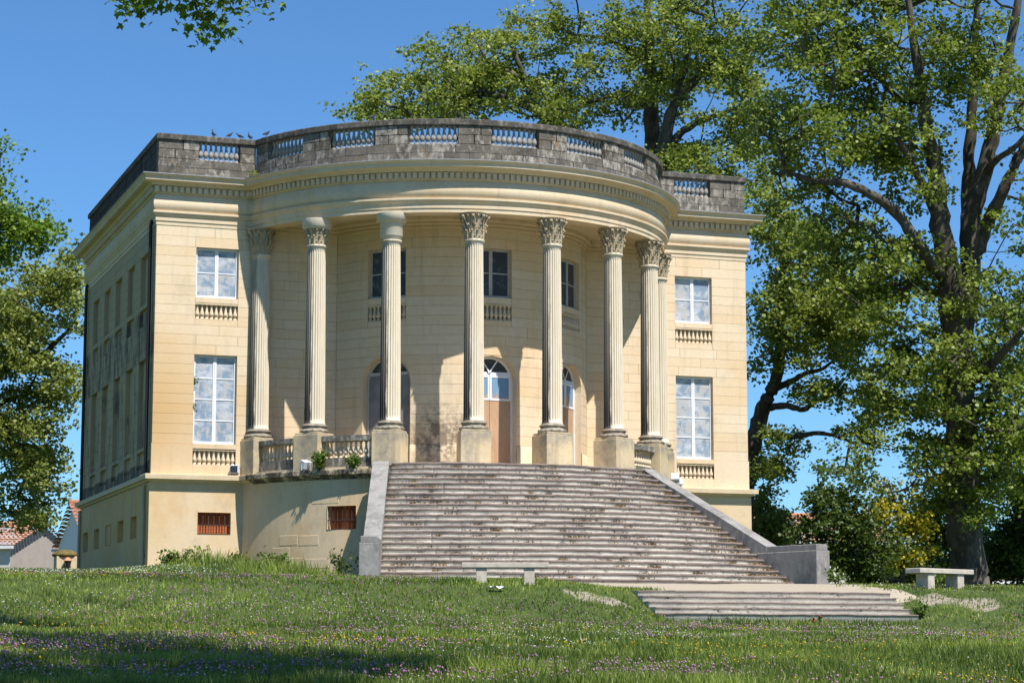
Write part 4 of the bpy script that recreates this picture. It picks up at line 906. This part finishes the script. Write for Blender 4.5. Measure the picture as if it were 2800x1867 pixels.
make_tree('young_tree', 'bright green leafy tree top at the left edge above the olive plane tree',
    [[(-230, 1650, 84, .5), (-200, 1000, 84, .3), (-160, 640, 84, .16), (-80, 560, 84, .08)], [(-180, 700, 84, .14), (-60, 640, 84, .09), (60, 640, 84, .05)]],
    [(20, 600, 70, 60, 1.3), (100, 640, 55, 40, 1.1), (-60, 560, 90, 110, 1.0), (5, 480, 22, 20, .6), (5, 400, 22, 18, .5), (0, 690, 60, 40, 1.0)],
    95, 84, .15, M['leafbr'], M['barkdk'], 16, rd=2.0)
make_tree('plane_tree', 'leafy plane tree branch hanging into the top left corner of the sky',
    [[(-2300, 2000, 24, .45), (-2100, 900, 24, .4), (-1700, -100, 25, .3), (-900, -700, 28, .2), (-200, -500, 32, .12), (380, -160, 36, .06), (470, 0, 36, .02)],
     [(-1700, -100, 25, .28), (-900, -1300, 23, .2), (200, -1700, 22, .14), (900, -1850, 22, .1), (1700, -1900, 23, .05)], [(250, -240, 35, .05), (500, -100, 36, .03), (540, 40, 36, .015), (590, 75, 36, .008)], [(300, -210, 35, .05), (560, -190, 36, .03), (680, -60, 36, .015), (700, 20, 36, .008)]],
    [(385, -5, 48, 20, 0.60, 36, .5), (350, 35, 14, 12, 1.00, 36, .3), (438, 35, 8, 12, 1.00, 36, .3), (540, 15, 16, 22, 1.00, 36, .3), (575, 55, 18, 14, 1.20, 36, .3), (590, 80, 16, 10, 1.20, 36, .3), (600, 5, 16, 10, 0.80, 36, .3), (690, 30, 12, 14, 1.00, 36, .3), (735, -5, 8, 10, 0.80, 36, .3), (600, -75, 120, 35, 0.12, 36, .5), (460, -115, 160, 45, 0.08, 36, .8),
     (1505, -1679, 498, 288, 0.06, 23.6, 1.7), (1214, -1356, 441, 256, 0.06, 26.6, 1.7), (1852, -1867, 537, 311, 0.06, 21.9, 1.7), (1025, -1118, 396, 229, 0.06, 29.6, 1.7), (2043, -1678, 509, 295, 0.06, 23.1, 1.7), (1213, -2338, 592, 343, 0.05, 19.8, 1.7), (1846, -2334, 605, 351, 0.05, 19.4, 1.7), (781, -2024, 535, 310, 0.05, 22.0, 1.7), (367, -2487, 614, 355, 0.05, 19.1, 1.7), (760, -480, 260, 130, .05, 35.5, 1.5)],
    1600, 21, .135, M['leafbr'], M['barkdk'], 17, rd=1.0, cr=.17, tw=.0035, lobed=True, group=ROWG)
# shrubs and small trees on the right
SHG = 'shrubs beyond the right-hand stair wall'
make_tree('dark_shrub', 'dark green upright shrub rising behind the end of the right stair wall', [[(2255, 1620, 75, .07), (2250, 1500, 75, .05), (2240, 1380, 75, .03), (2236, 1290, 75, .015)], [(2260, 1600, 75, .06), (2310, 1450, 75, .03), (2350, 1340, 75, .015)]],
    [(2236, 1340, 26, 70, .9), (2250, 1440, 70, 70, 1.2), (2310, 1420, 60, 90, 1.0), (2200, 1480, 50, 60, 1.0), (2300, 1530, 90, 50, 1.3), (2360, 1350, 40, 60, .8), (2390, 1500, 70, 80, 1.2)], 120, 70, .13, M['leafsh'], M['barkdk'], 21, rd=1.4, cr=.42, group=SHG, cat='shrub')
make_tree('golden_tree', 'small golden-yellow leaved tree among the dark shrubs on the right', [[(2470, 1620, 77, .1), (2465, 1480, 77, .06), (2450, 1380, 77, .03), (2430, 1320, 77, .015)]],
    [(2440, 1380, 55, 45, 1.1), (2400, 1330, 40, 22, .7), (2480, 1450, 50, 45, 1.2), (2490, 1350, 40, 25, .5), (2470, 1520, 55, 40, 1.2), (2520, 1310, 40, 15, .35), (2530, 1490, 30, 30, .8), (2400, 1420, 40, 40, .7)], 80, 63, .115, M['leafye'], M['barkdk'], 22, rd=1.3, cr=.38, cat='tree')
make_tree('dark_shrub', 'broad dark shrub under the big plane tree behind the stone bench', [[(2590, 1620, 93, .1), (2585, 1500, 93, .06), (2580, 1400, 93, .03)]],
    [(2560, 1400, 60, 60, 1.0), (2620, 1360, 60, 60, .8), (2570, 1500, 80, 70, 1.0), (2660, 1500, 60, 80, 1.0), (2520, 1450, 50, 50, .6)], 130, 70, .14, M['leafdk'], M['barkdk'], 23, rd=1.6, cr=.5, group=SHG, cat='shrub')
make_tree('dark_hedge', 'low dark hedge running behind the stone bench to the right edge', [[(2600, 1620, 88, .05), (2600, 1570, 88, .03)], [(2450, 1620, 86, .05), (2450, 1570, 86, .03)], [(2750, 1620, 88, .05), (2750, 1560, 88, .03)], [(2990, 1620, 88, .05), (2990, 1560, 88, .03)], [(3240, 1620, 88, .05), (3240, 1560, 88, .03)]],
    [(2370, 1575, 80, 28, 1.3), (2500, 1570, 90, 32, 1.3), (2640, 1565, 90, 38, 1.3), (2760, 1520, 80, 80, 1.4), (2810, 1420, 60, 120, 1.3), (2980, 1550, 160, 50, 1.0), (3250, 1550, 160, 50, 1.0)], 360, 70, .13, M['leafsh'], M['barkdk'], 24, rd=1.2, cr=.4, cat='hedge')
make_tree('olive_shrub', 'olive-yellow bush tucked against the right corner of the villa', [[(2105, 1620, 93, .1), (2105, 1480, 93, .05), (2100, 1400, 93, .03)]],
    [(2100, 1400, 50, 70, 1.0), (2130, 1460, 50, 50, 1.0), (2080, 1470, 40, 60, 1.0)], 75, 77, .13, M['leafol'], M['barkdk'], 25, rd=1.2, cr=.45, cat='shrub')
# ------------------------------------------------------------------ houses beyond the park
def house(name, label, p, rz, Wd, Dp, zb, ze, zr, wall, gable, tile, chim=None, over=.35, openings=()):
    r = tag(empty(name, (p[0], p[1], zb), rz), label, 'house'); h, g = ze-zb, zr-zb
    b = MB(); b.quad((-Wd/2, -Dp/2, -2), (Wd/2, -Dp/2, -2), (Wd/2, -Dp/2, h), (-Wd/2, -Dp/2, h)); b.obj('wall', wall, r); b = MB(); b.quad((Wd/2, Dp/2, -2), (-Wd/2, Dp/2, -2), (-Wd/2, Dp/2, h), (Wd/2, Dp/2, h)); b.obj('wall', wall, r)
    for s in (-1, 1): b = MB(); b.poly([(s*Wd/2, -Dp/2, -2), (s*Wd/2, Dp/2, -2), (s*Wd/2, Dp/2, h), (s*Wd/2, 0, g), (s*Wd/2, -Dp/2, h)]); b.obj('gable_wall', gable, r)
    b = MB(); sl = math.hypot(Dp/2, g-h); n = int((Wd+2*over)/.26); e = over/(Dp/2)*(g-h)
    def P(x, y, lift): q = abs(y)/(Dp/2); return (x, y, g-(g-h)*q+lift)
    for s in (-1, 1):
        y1 = s*(Dp/2+over); rows_ = 12
        for j in range(rows_):
            ya, yb = y1*j/rows_, y1*(j+1)/rows_; rows = []
            for y, l0 in ((ya, .05), (yb, .10)):
                rows.append([P(-Wd/2-over+(Wd+2*over)*i/(n*2), y, l0+(.05 if i % 2 else 0)) for i in range(n*2+1)])
            b.grid(rows, False, 0, False)
    rf = b.obj('roof', tile, r); tag(rf, kind='stuff'); b = MB(); b.tube([(-Wd/2-over, 0, g+.08), (Wd/2+over, 0, g+.08)], .13, 8); b.obj('ridge_tiles', tile, rf)
    b = MB()
    for s in (-1, 1): b.box(-Wd/2-over, Wd/2+over, s*(Dp/2+over)-.02, s*(Dp/2+over)+.05, h-e-.10, h-e+.05)
    b.obj('fascia', M['whitewall'], r)
    if chim:
        b = MB(); b.bbox(chim-.3, chim+.3, .1, .7, g-.6, g+.75, .02); c = b.obj('chimney', M['block'], r); b = MB(); b.bbox(chim-.36, chim+.36, .04, .76, g+.753, g+.85, .02); b.lathe([(.16, g+.85), (.13, g+1.1)], 8, chim, .4, 0); b.obj('chimney_cap', M['tile2'], c)
    for (x0, x1, z0, z1, mt) in openings:
        b = MB(); b.bbox(x0, x1, -Dp/2-.03, -Dp/2+.05, z0, z1, .01); o = b.obj('garage_door' if mt is M['whitewall'] else 'window', mt, r)
    return r
q = pix(20, 1491, 118); house('tiled_house', 'pale house with a clay-tiled roof and chimney at the far left', (q[0]-1.9, q[1]+2.5), -.62, 9.0, 6.6, .4, 3.85, 5.05, M['render'], M['block'], M['tile'], 3.2, .3, ((-1.5, 1.6, -.5, 2.4, M['whitewall']), (3.0, 3.9, .8, 2.2, M['glass'])))
q = pix(225, 1490, 110); house('tiled_house', 'house with a red-tiled roof and white eaves half hidden by the villa', (q[0]+4.55, q[1]+2.5), .1, 9.4, 6.0, .4, 3.75, 5.7, M['whitewall'], M['whitewall'], M['tile2'], None, .3)
q = pix(132, 1566, 128); house('low_shed', 'tiny low orange-tiled roof just above the grass on the left', (q[0], q[1]), .2, 1.0, 2.2, .3, 2.2, 2.85, M['render'], M['render'], M['tile2'], None, .1)
q = pix(2170, 1440, 122); house('tiled_house', 'house with a faded red roof glimpsed between the shrubs on the right', (q[0]+1.0, q[1]), -.2, 7, 6, .4, 4.3, 5.7, M['render'], M['render'], M['tile'], None, .3)
q = pix(2420, 1540, 125); house('white_house', 'low white house with orange roof behind the golden tree', (q[0]+1.5, q[1]), -.3, 12, 6, .2, 2.3, 3.3, M['whitewall'], M['whitewall'], M['tile2'], None, .3, ((-4, -2.6, .6, 1.8, M['glass']), (1, 2.4, .6, 1.8, M['glass'])))
# gate pier with lantern
q = pix(178, 1560, 100); zt = float(pix(178, 1543, 100)[2])+.35
r = tag(empty('gate_pier', (q[0], q[1], zt-2.6)), 'square stone gate pier with a mossy domed cap left of the villa', 'gate pier')
b = MB(); b.bbox(-.45, .45, -.45, .45, 0, 2.6, .02); b.obj('shaft', M['ped'], r)
b = MB(); b.lathe([(.56, 2.6), (.60, 2.64), (.60, 2.70), (.52, 2.76), (.40, 2.84), (.22, 2.90), (.02, 2.92)], 12); b.obj('cap', M['moss'], r)
r = tag(empty('lantern', (q[0]+.12-.1, q[1]-.62, zt-.50)), 'small brown lantern fixed to the front of the mossy gate pier', 'lantern')
b = MB(); b.lathe([(.10, 0), (.17, .3)], 6); b.obj('lamp_glass', M['glass'], r); b = MB(); b.lathe([(.21, .30), (.13, .40), (.03, .46)], 6); b.obj('lamp_hood', M['tile'], r); b = MB(); b.box(-.02, .02, .1, .25, .1, .14); b.obj('bracket', M['iron'], r)
# ------------------------------------------------------------------ wild plants on the building
def podpt(a, R, z): return (R*math.sin(a), YC-R*math.cos(a), z)
plant('wild_shrub', 'leafy green shrub growing on the ledge in front of a dark pedestal', podpt(-.80, 7.46, 3.53), .62, .30, 16, 26, .075, M['leafgr'], 31, 'shrub')
plant('wild_shrub', 'smaller green shrub in front of the terrace balusters', podpt(-.655, 7.42, 3.53), .48, .28, 12, 20, .075, M['leafgr'], 32, 'shrub')
plant('cornice_weeds', 'grey-green weeds growing on the cornice in the corner left of the curved parapet', (-6.75, -.25, 12.49), .42, .42, 16, 16, .06, M['leafol'], 33)
plant('window_weed', 'small sprig sprouting beside the left ground-floor window frame', (-8.44, .10, 6.28), .22, .12, 6, 8, .05, M['leafgr'], 34)
plant('window_weed', 'second smaller sprig lower beside the left ground-floor window frame', (-8.45, .10, 5.55), .16, .09, 5, 7, .045, M['leafgr'], 35)
plant('wall_weed', 'little tuft sprouting at the top of the right stair wall', (3.72, -5.3, 3.5), .16, .18, 8, 8, .05, M['leafgr'], 36)
k = 40
for (u, v, h, s, sz, mt, lab) in ((455, 1575, .45, .5, .09, 'leafgr', 'low spreading weed at the left front corner of the villa'), (545, 1550, .75, .3, .08, 'leafol', 'upright yellowish weed in front of the left basement grille'), (505, 1565, .6, .15, .05, 'leafgr', 'thin tall weed near the left basement wall'),
        (655, 1530, .85, .35, .09, 'leafgr', 'tall weed in the corner between wing and podium'), (730, 1525, .75, .55, .10, 'leafgr', 'bushy bramble at the foot of the curved podium wall'), (770, 1515, .8, .25, .09, 'leafgr', 'upright leafy weed beside the podium bramble'),
        (935, 1570, 1.0, .45, .08, 'leafsh', 'dark bushy weed against the left stair block'), (1282, 1578, .45, .22, .10, 'leafgr', 'broad-leaved weed at the left leg of the near bench'), (2290, 1596, .45, .35, .07, 'leafgr', 'weed at the outer foot of the right stair block'),
        (2570, 1600, .30, .35, .07, 'leafgr', 'weeds between the legs of the right-hand bench'), (2515, 1690, .38, .2, .06, 'leafgr', 'leafy weed at the right end of the lower steps')):
    o = CAM; d = FWD+RT*(u-1400)/FPX-UP*(v-933.5)/FPX; best = None
    for t in np.arange(38, 72, .1):                           # walk along the sight line to where it meets the ground
        q = o+d*t
        if q[2] <= float(height(q[0], q[1])): best = q; break
    if best is None or u < 960: t = {455: 65.2, 545: 65.5, 505: 65.5, 655: 65.6, 730: 63.7, 770: 63.2, 935: 59.0}.get(u, 60); best = o+d*t
    best[2] = float(height(best[0], best[1])); plant('weed', lab, best, h, s, 12, 18, sz, M[mt], k, 'weed', 'weeds round the villa'); k += 1
# ------------------------------------------------------------------ pigeons
def pigeon(p, rz, label, up=.6, s=1.0):
    r = tag(empty('pigeon', p, rz), label, 'pigeon', 'pigeons perched on the parapet'); r.scale = (s*.78, s*.78, s*.78)
    sp = [(-.17, .035, .010, .006), (-.10, .075, .028, .022), (-.04, .105, .052, .05), (.02, .125, .058, .058), (.07, .155, .045, .046), (.095, .195, .028, .030), (.11, .225, .030, .031), (.125, .238, .022, .022), (.14, .236, .008, .008), (.16, .228, .003, .003)]
    b = MB(); c, sn = math.cos(up-.35), math.sin(up-.35); rows = []
    for x, z, ry, rz_ in sp:
        xx, zz = x*c-(z-.1)*sn, x*sn+(z-.1)*c+.13; rows.append([(xx-math.sin(up)*rz_*math.sin(2*math.pi*i/8)*.5, ry*math.cos(2*math.pi*i/8), zz+rz_*math.sin(2*math.pi*i/8)) for i in range(8)])
    b.grid(rows, True, 0, True); b.poly(rows[0]); b.poly(rows[-1][::-1]); b.obj('body', M['feather'], r)
    for s_ in (-1, 1):
        b = MB(); b.tube([(.0, s_*.025, .0), (.0, s_*.025, .09)], .006, 5); b.obj('leg', M['tile2'], r)
        b = MB(); rows = [[(-.14+.2*t, s_*(.03+.035*math.sin(math.pi*t*.8+.3)), .09+.06*t+dz*(.3+.7*math.sin(math.pi*t))) for t in (0, .25, .5, .75, 1)] for dz in (.035, 0, -.03)]; b.grid(rows, False, 0, True); b.obj('wing', M['feather'], r)
M['feather'] = plain('pigeon_feathers', (.035, .038, .048), .6, .4, 30)
CT = 13.812
for (x, y, rz, up, lab) in ((-8.02, .08, 2.4, 1.0, 'dark pigeon standing upright on the left wing parapet, leftmost bird'), (-7.50, .10, .2, .35, 'pigeon crouching second from the left on the left wing parapet'), (-7.17, .12, 2.9, .2, 'pigeon sitting low third from the left on the left wing parapet'),
        (-6.88, .10, 2.2, .7, 'pigeon upright at the inner end of the left wing parapet')): pigeon((x, y, CT), rz, lab, up)
for a, rz, up, lab in ((-1.19, .5, .2, 'pigeon mostly hidden on the curved parapet just right of the wing'), (-.615, .1, .1, 'pigeon lying flat on the curved parapet above the second baluster bay'), (-.245, -1.9, .8, 'black pigeon on the front of the curved parapet against the trees')):
    pigeon((6.98*math.sin(a), YC-6.98*math.cos(a), CT), rz, lab, up, 1.1)
# litter and little pots
q = (-4.3, -20.6); b = MB(); n = 5
rows = [[(.09*(i-2)+.02*math.sin(j*3+i), .07*(j-1), .05+.035*math.sin(i*2.1+j*1.7)) for i in range(5)] for j in range(4)]; b.grid(rows, False, 0, False)
o = tag(b.obj('crumpled_paper', M['whitewall'], None), 'scrap of crumpled white paper on the grass before the near bench', 'litter'); 
_d = FWD+RT*(1360-1400)/FPX-UP*(1608-933.5)/FPX
for t in np.arange(38, 70, .05):
    qq = CAM+_d*t
    if qq[2] <= float(height(qq[0], qq[1]))+.08: break
o.location = (qq[0], qq[1], float(height(qq[0], qq[1]))+.05)
for dx, tilt, lab in ((.0, .35, 'small terracotta pot leaning at the foot of the lower steps'), (-.22, 1.3, 'small terracotta pot lying on its side at the foot of the lower steps')):
    b = MB(); b.lathe([(.045, 0), (.06, .13), (.07, .13), (.07, .17), (.055, .17), (.05, .05)], 12); o = tag(b.obj('terracotta_pot', M['pot'], None), lab, 'pot', 'pots at the lower steps'); o.scale = (.7, .7, .75); o.location = (.45+dx, -22.95, -1.08); o.rotation_euler = (tilt, .2, .4)
# ------------------------------------------------------------------ grass and flowers
def frustum_pts(n, d0, d1, pw, rng, margin=1.06):
    u = rng.uniform(0, 1, n); d = (d0**(1-pw)+u*(d1**(1-pw)-d0**(1-pw)))**(1/(1-pw)); lat = rng.uniform(-.5, .5, n)*margin*2800/FPX*d
    f2 = np.array([math.sin(YAW), math.cos(YAW)]); x = CAM[0]+f2[0]*d+RT[0]*lat; y = CAM[1]+f2[1]*d+RT[1]*lat; return x, y, d
def vnoise(x, y, s, seed):
    r = np.random.default_rng(seed); T = r.uniform(0, 1, (64, 64)); X, Y = x/s, y/s; i, j = np.floor(X).astype(int), np.floor(Y).astype(int); fx, fy = X-i, Y-j; fx = fx*fx*(3-2*fx); fy = fy*fy*(3-2*fy)
    g = lambda a, b: T[a % 64, b % 64]; return (g(i, j)*(1-fx)+g(i+1, j)*fx)*(1-fy)+(g(i, j+1)*(1-fx)+g(i+1, j+1)*fx)*fy
def clear(x, y):
    a = np.abs(x); st = (a < 6.7) & (y > -12.2)
    rr = np.hypot(x, y-YC); ok = ~((rr < RPOD+.02) & (y < 2)) & ~((a < HW+.12) & (y > -.1) & (y < DEP+.1)) & ~st & ~((a < 3.06) & (y > -22.64) & (y < -21.2))
    return ok
def grass():
    rng = np.random.default_rng(5); x, y, d = frustum_pts(520000, 24, 76, 1.35, rng); g = np.maximum(gravel_mask(x, y), .92*bare_mask(x, y))
    dens = .25+.75*vnoise(x, y, .8, 1)**.7*(.55+.45*vnoise(x, y, 2.7, 31)); keep = clear(x, y) & (rng.uniform(0, 1, len(x)) > g*1.02) & (rng.uniform(0, 1, len(x)) < dens); x, y, d = x[keep], y[keep], d[keep]; N = len(x)
    z = height(x, y); n1 = vnoise(x, y, 2.2, 2); n2 = vnoise(x, y, .55, 3); near = sm(46, 30, d)
    n1 = n1*.5+vnoise(x, y, 1.1, 12)*.8; hgt = (.03+.04*near+.10*near*n1**2+.05*n2*n1+.02)*rng.uniform(.55, 1.35, N)
    tall = sm(-13, -9, y)*sm(-3, -5.5, x)*sm(-9.9, -8.5, x); hgt = hgt*(1+4.6*tall*rng.uniform(.3, 1.2, N))
    edge = (np.abs(y+23.0) < .45) & (np.abs(x) < 3.4); hgt = np.where(edge, hgt*rng.uniform(.6, 2.2, N)*(.5+vnoise(x, y, .9, 8)), hgt)
    w = (.006+.00022*d)*rng.uniform(.7, 1.5, N)*(1+.4*near); az = rng.uniform(0, 6.283, N); lean = hgt*rng.uniform(.1, .75, N); la = rng.uniform(0, 6.283, N)
    V = np.empty((N, 3, 3)); bx, by = np.cos(az)*w, np.sin(az)*w
    V[:, 0] = np.stack([x-bx, y-by, z-.02], 1); V[:, 1] = np.stack([x+bx, y+by, z-.02], 1); V[:, 2] = np.stack([x+np.cos(la)*lean, y+np.sin(la)*lean, z+hgt], 1)
    me = mesh_np('grass', V.reshape(-1, 3), np.arange(N*3).reshape(-1, 3)); a = me.attributes.new('tint', 'FLOAT', 'POINT'); tt = np.clip(.10+1.25*vnoise(x, y, 1.9, 4)*vnoise(x, y, .6, 6)*1.2+rng.normal(0, .17, N)+.2*(hgt > .3), 0, 1)
    v = np.repeat(tt[:, None], 3, 1); v[:, 2] += .1; a.data.foreach_set('value', np.clip(v, 0, 1).ravel().astype(np.float32)); tag(link('grass', me, M['grass']), 'green meadow grass covering the lawn', 'grass', None, 'stuff')
grass()
def flowers(name, label, n, d0, d1, r, hh, mat, seed, sc, thr, wfun=None, flat=1.0):
    rng = np.random.default_rng(seed); x, y, d = frustum_pts(n, d0, d1, 1.01, rng); k = vnoise(x, y, sc, seed+1)*.65+vnoise(x, y, sc*.3, seed+2)*.35
    keep = clear(x, y) & (np.maximum(gravel_mask(x, y), bare_mask(x, y)) < .3) & (k > thr+rng.uniform(-.08, .08, len(x)))
    if wfun is not None: keep &= rng.uniform(0, 1, len(x)) < wfun(x, y, d)
    x, y, d = x[keep], y[keep], d[keep]; N = len(x); z = height(x, y)+hh*rng.uniform(.6, 1.25, N)*(.45+.55*sm(46, 30, d)); R = r*rng.uniform(.7, 1.25, N)
    dirs = np.array([(1, 0, 0), (0, 1, 0), (-1, 0, 0), (0, -1, 0), (.0, 0, flat), (0, 0, -flat)]); V = np.stack([x, y, z], 1)[:, None]+dirs[None]*R[:, None, None]; tri = np.array([(0, 1, 4), (1, 2, 4), (2, 3, 4), (3, 0, 4), (1, 0, 5), (2, 1, 5), (3, 2, 5), (0, 3, 5)])
    F = (np.arange(N)[:, None, None]*6+tri[None]).reshape(-1, 3); me = mesh_np(name, V.reshape(-1, 3), F); a = me.attributes.new('tint', 'FLOAT', 'POINT'); a.data.foreach_set('value', np.repeat(rng.uniform(0, 1, N), 6).astype(np.float32)); tag(link(name, me, mat), label, 'flowers', None, 'stuff')
flowers('clover_flowers', 'pink clover heads scattered through the meadow', 15000, 25, 56, .0165, .16, M['clover'], 51, 4.2, .575, lambda x, y, d: sm(58, 44, d))
flowers('buttercups', 'yellow buttercups dotted through the meadow', 4200, 25, 62, .018, .18, M['butter'], 61, 2.6, .60, None, .6)
flowers('daisies', 'white daisies in patches on the lawn', 11000, 25, 64, .017, .11, M['daisy'], 71, 2.9, .60, None, .6)
flowers('daisies', 'dense drift of white daisies before the left corner of the villa', 9000, 52, 66, .022, .10, M['daisy'], 75, 1.2, .45, lambda x, y, d: sm(-7, -8.5, x)*sm(-16, -13.5, x)*sm(-11.5, -9, y)*.9*(y < -2.5), .6)
# dry weeds and moss in the joints of the big staircase
def stair_weeds():
    rng = np.random.default_rng(9); C = []; T = []
    for c in range(330):
        k = int(rng.integers(0, 21)); R = 8.40+.285*k; xm = 3.8+.105*k; x0 = rng.uniform(-xm, xm) if c % 3 else (xm-rng.exponential(.35)); zt = FLOOR-(k+1)*HR; m_ = int(rng.integers(8, 40)); wd = rng.uniform(.04, .28)
        x = np.clip(x0+rng.normal(0, wd, m_), -xm, xm); r = R+rng.uniform(.0, .09, m_); C.append(np.stack([x, YC-np.sqrt(r*r-x*x), zt+rng.uniform(.005, .06, m_)], 1)); T.append(np.full(m_, rng.uniform(0, 1)))
    me = leaves_mesh('stair_weeds', np.concatenate(C), .045, rng, .3, tint=np.concatenate(T)); tag(link('stair_weeds', me, M['weeddry']), 'dry weeds and moss growing in the joints of the big staircase', 'weeds', None, 'stuff')
stair_weeds()
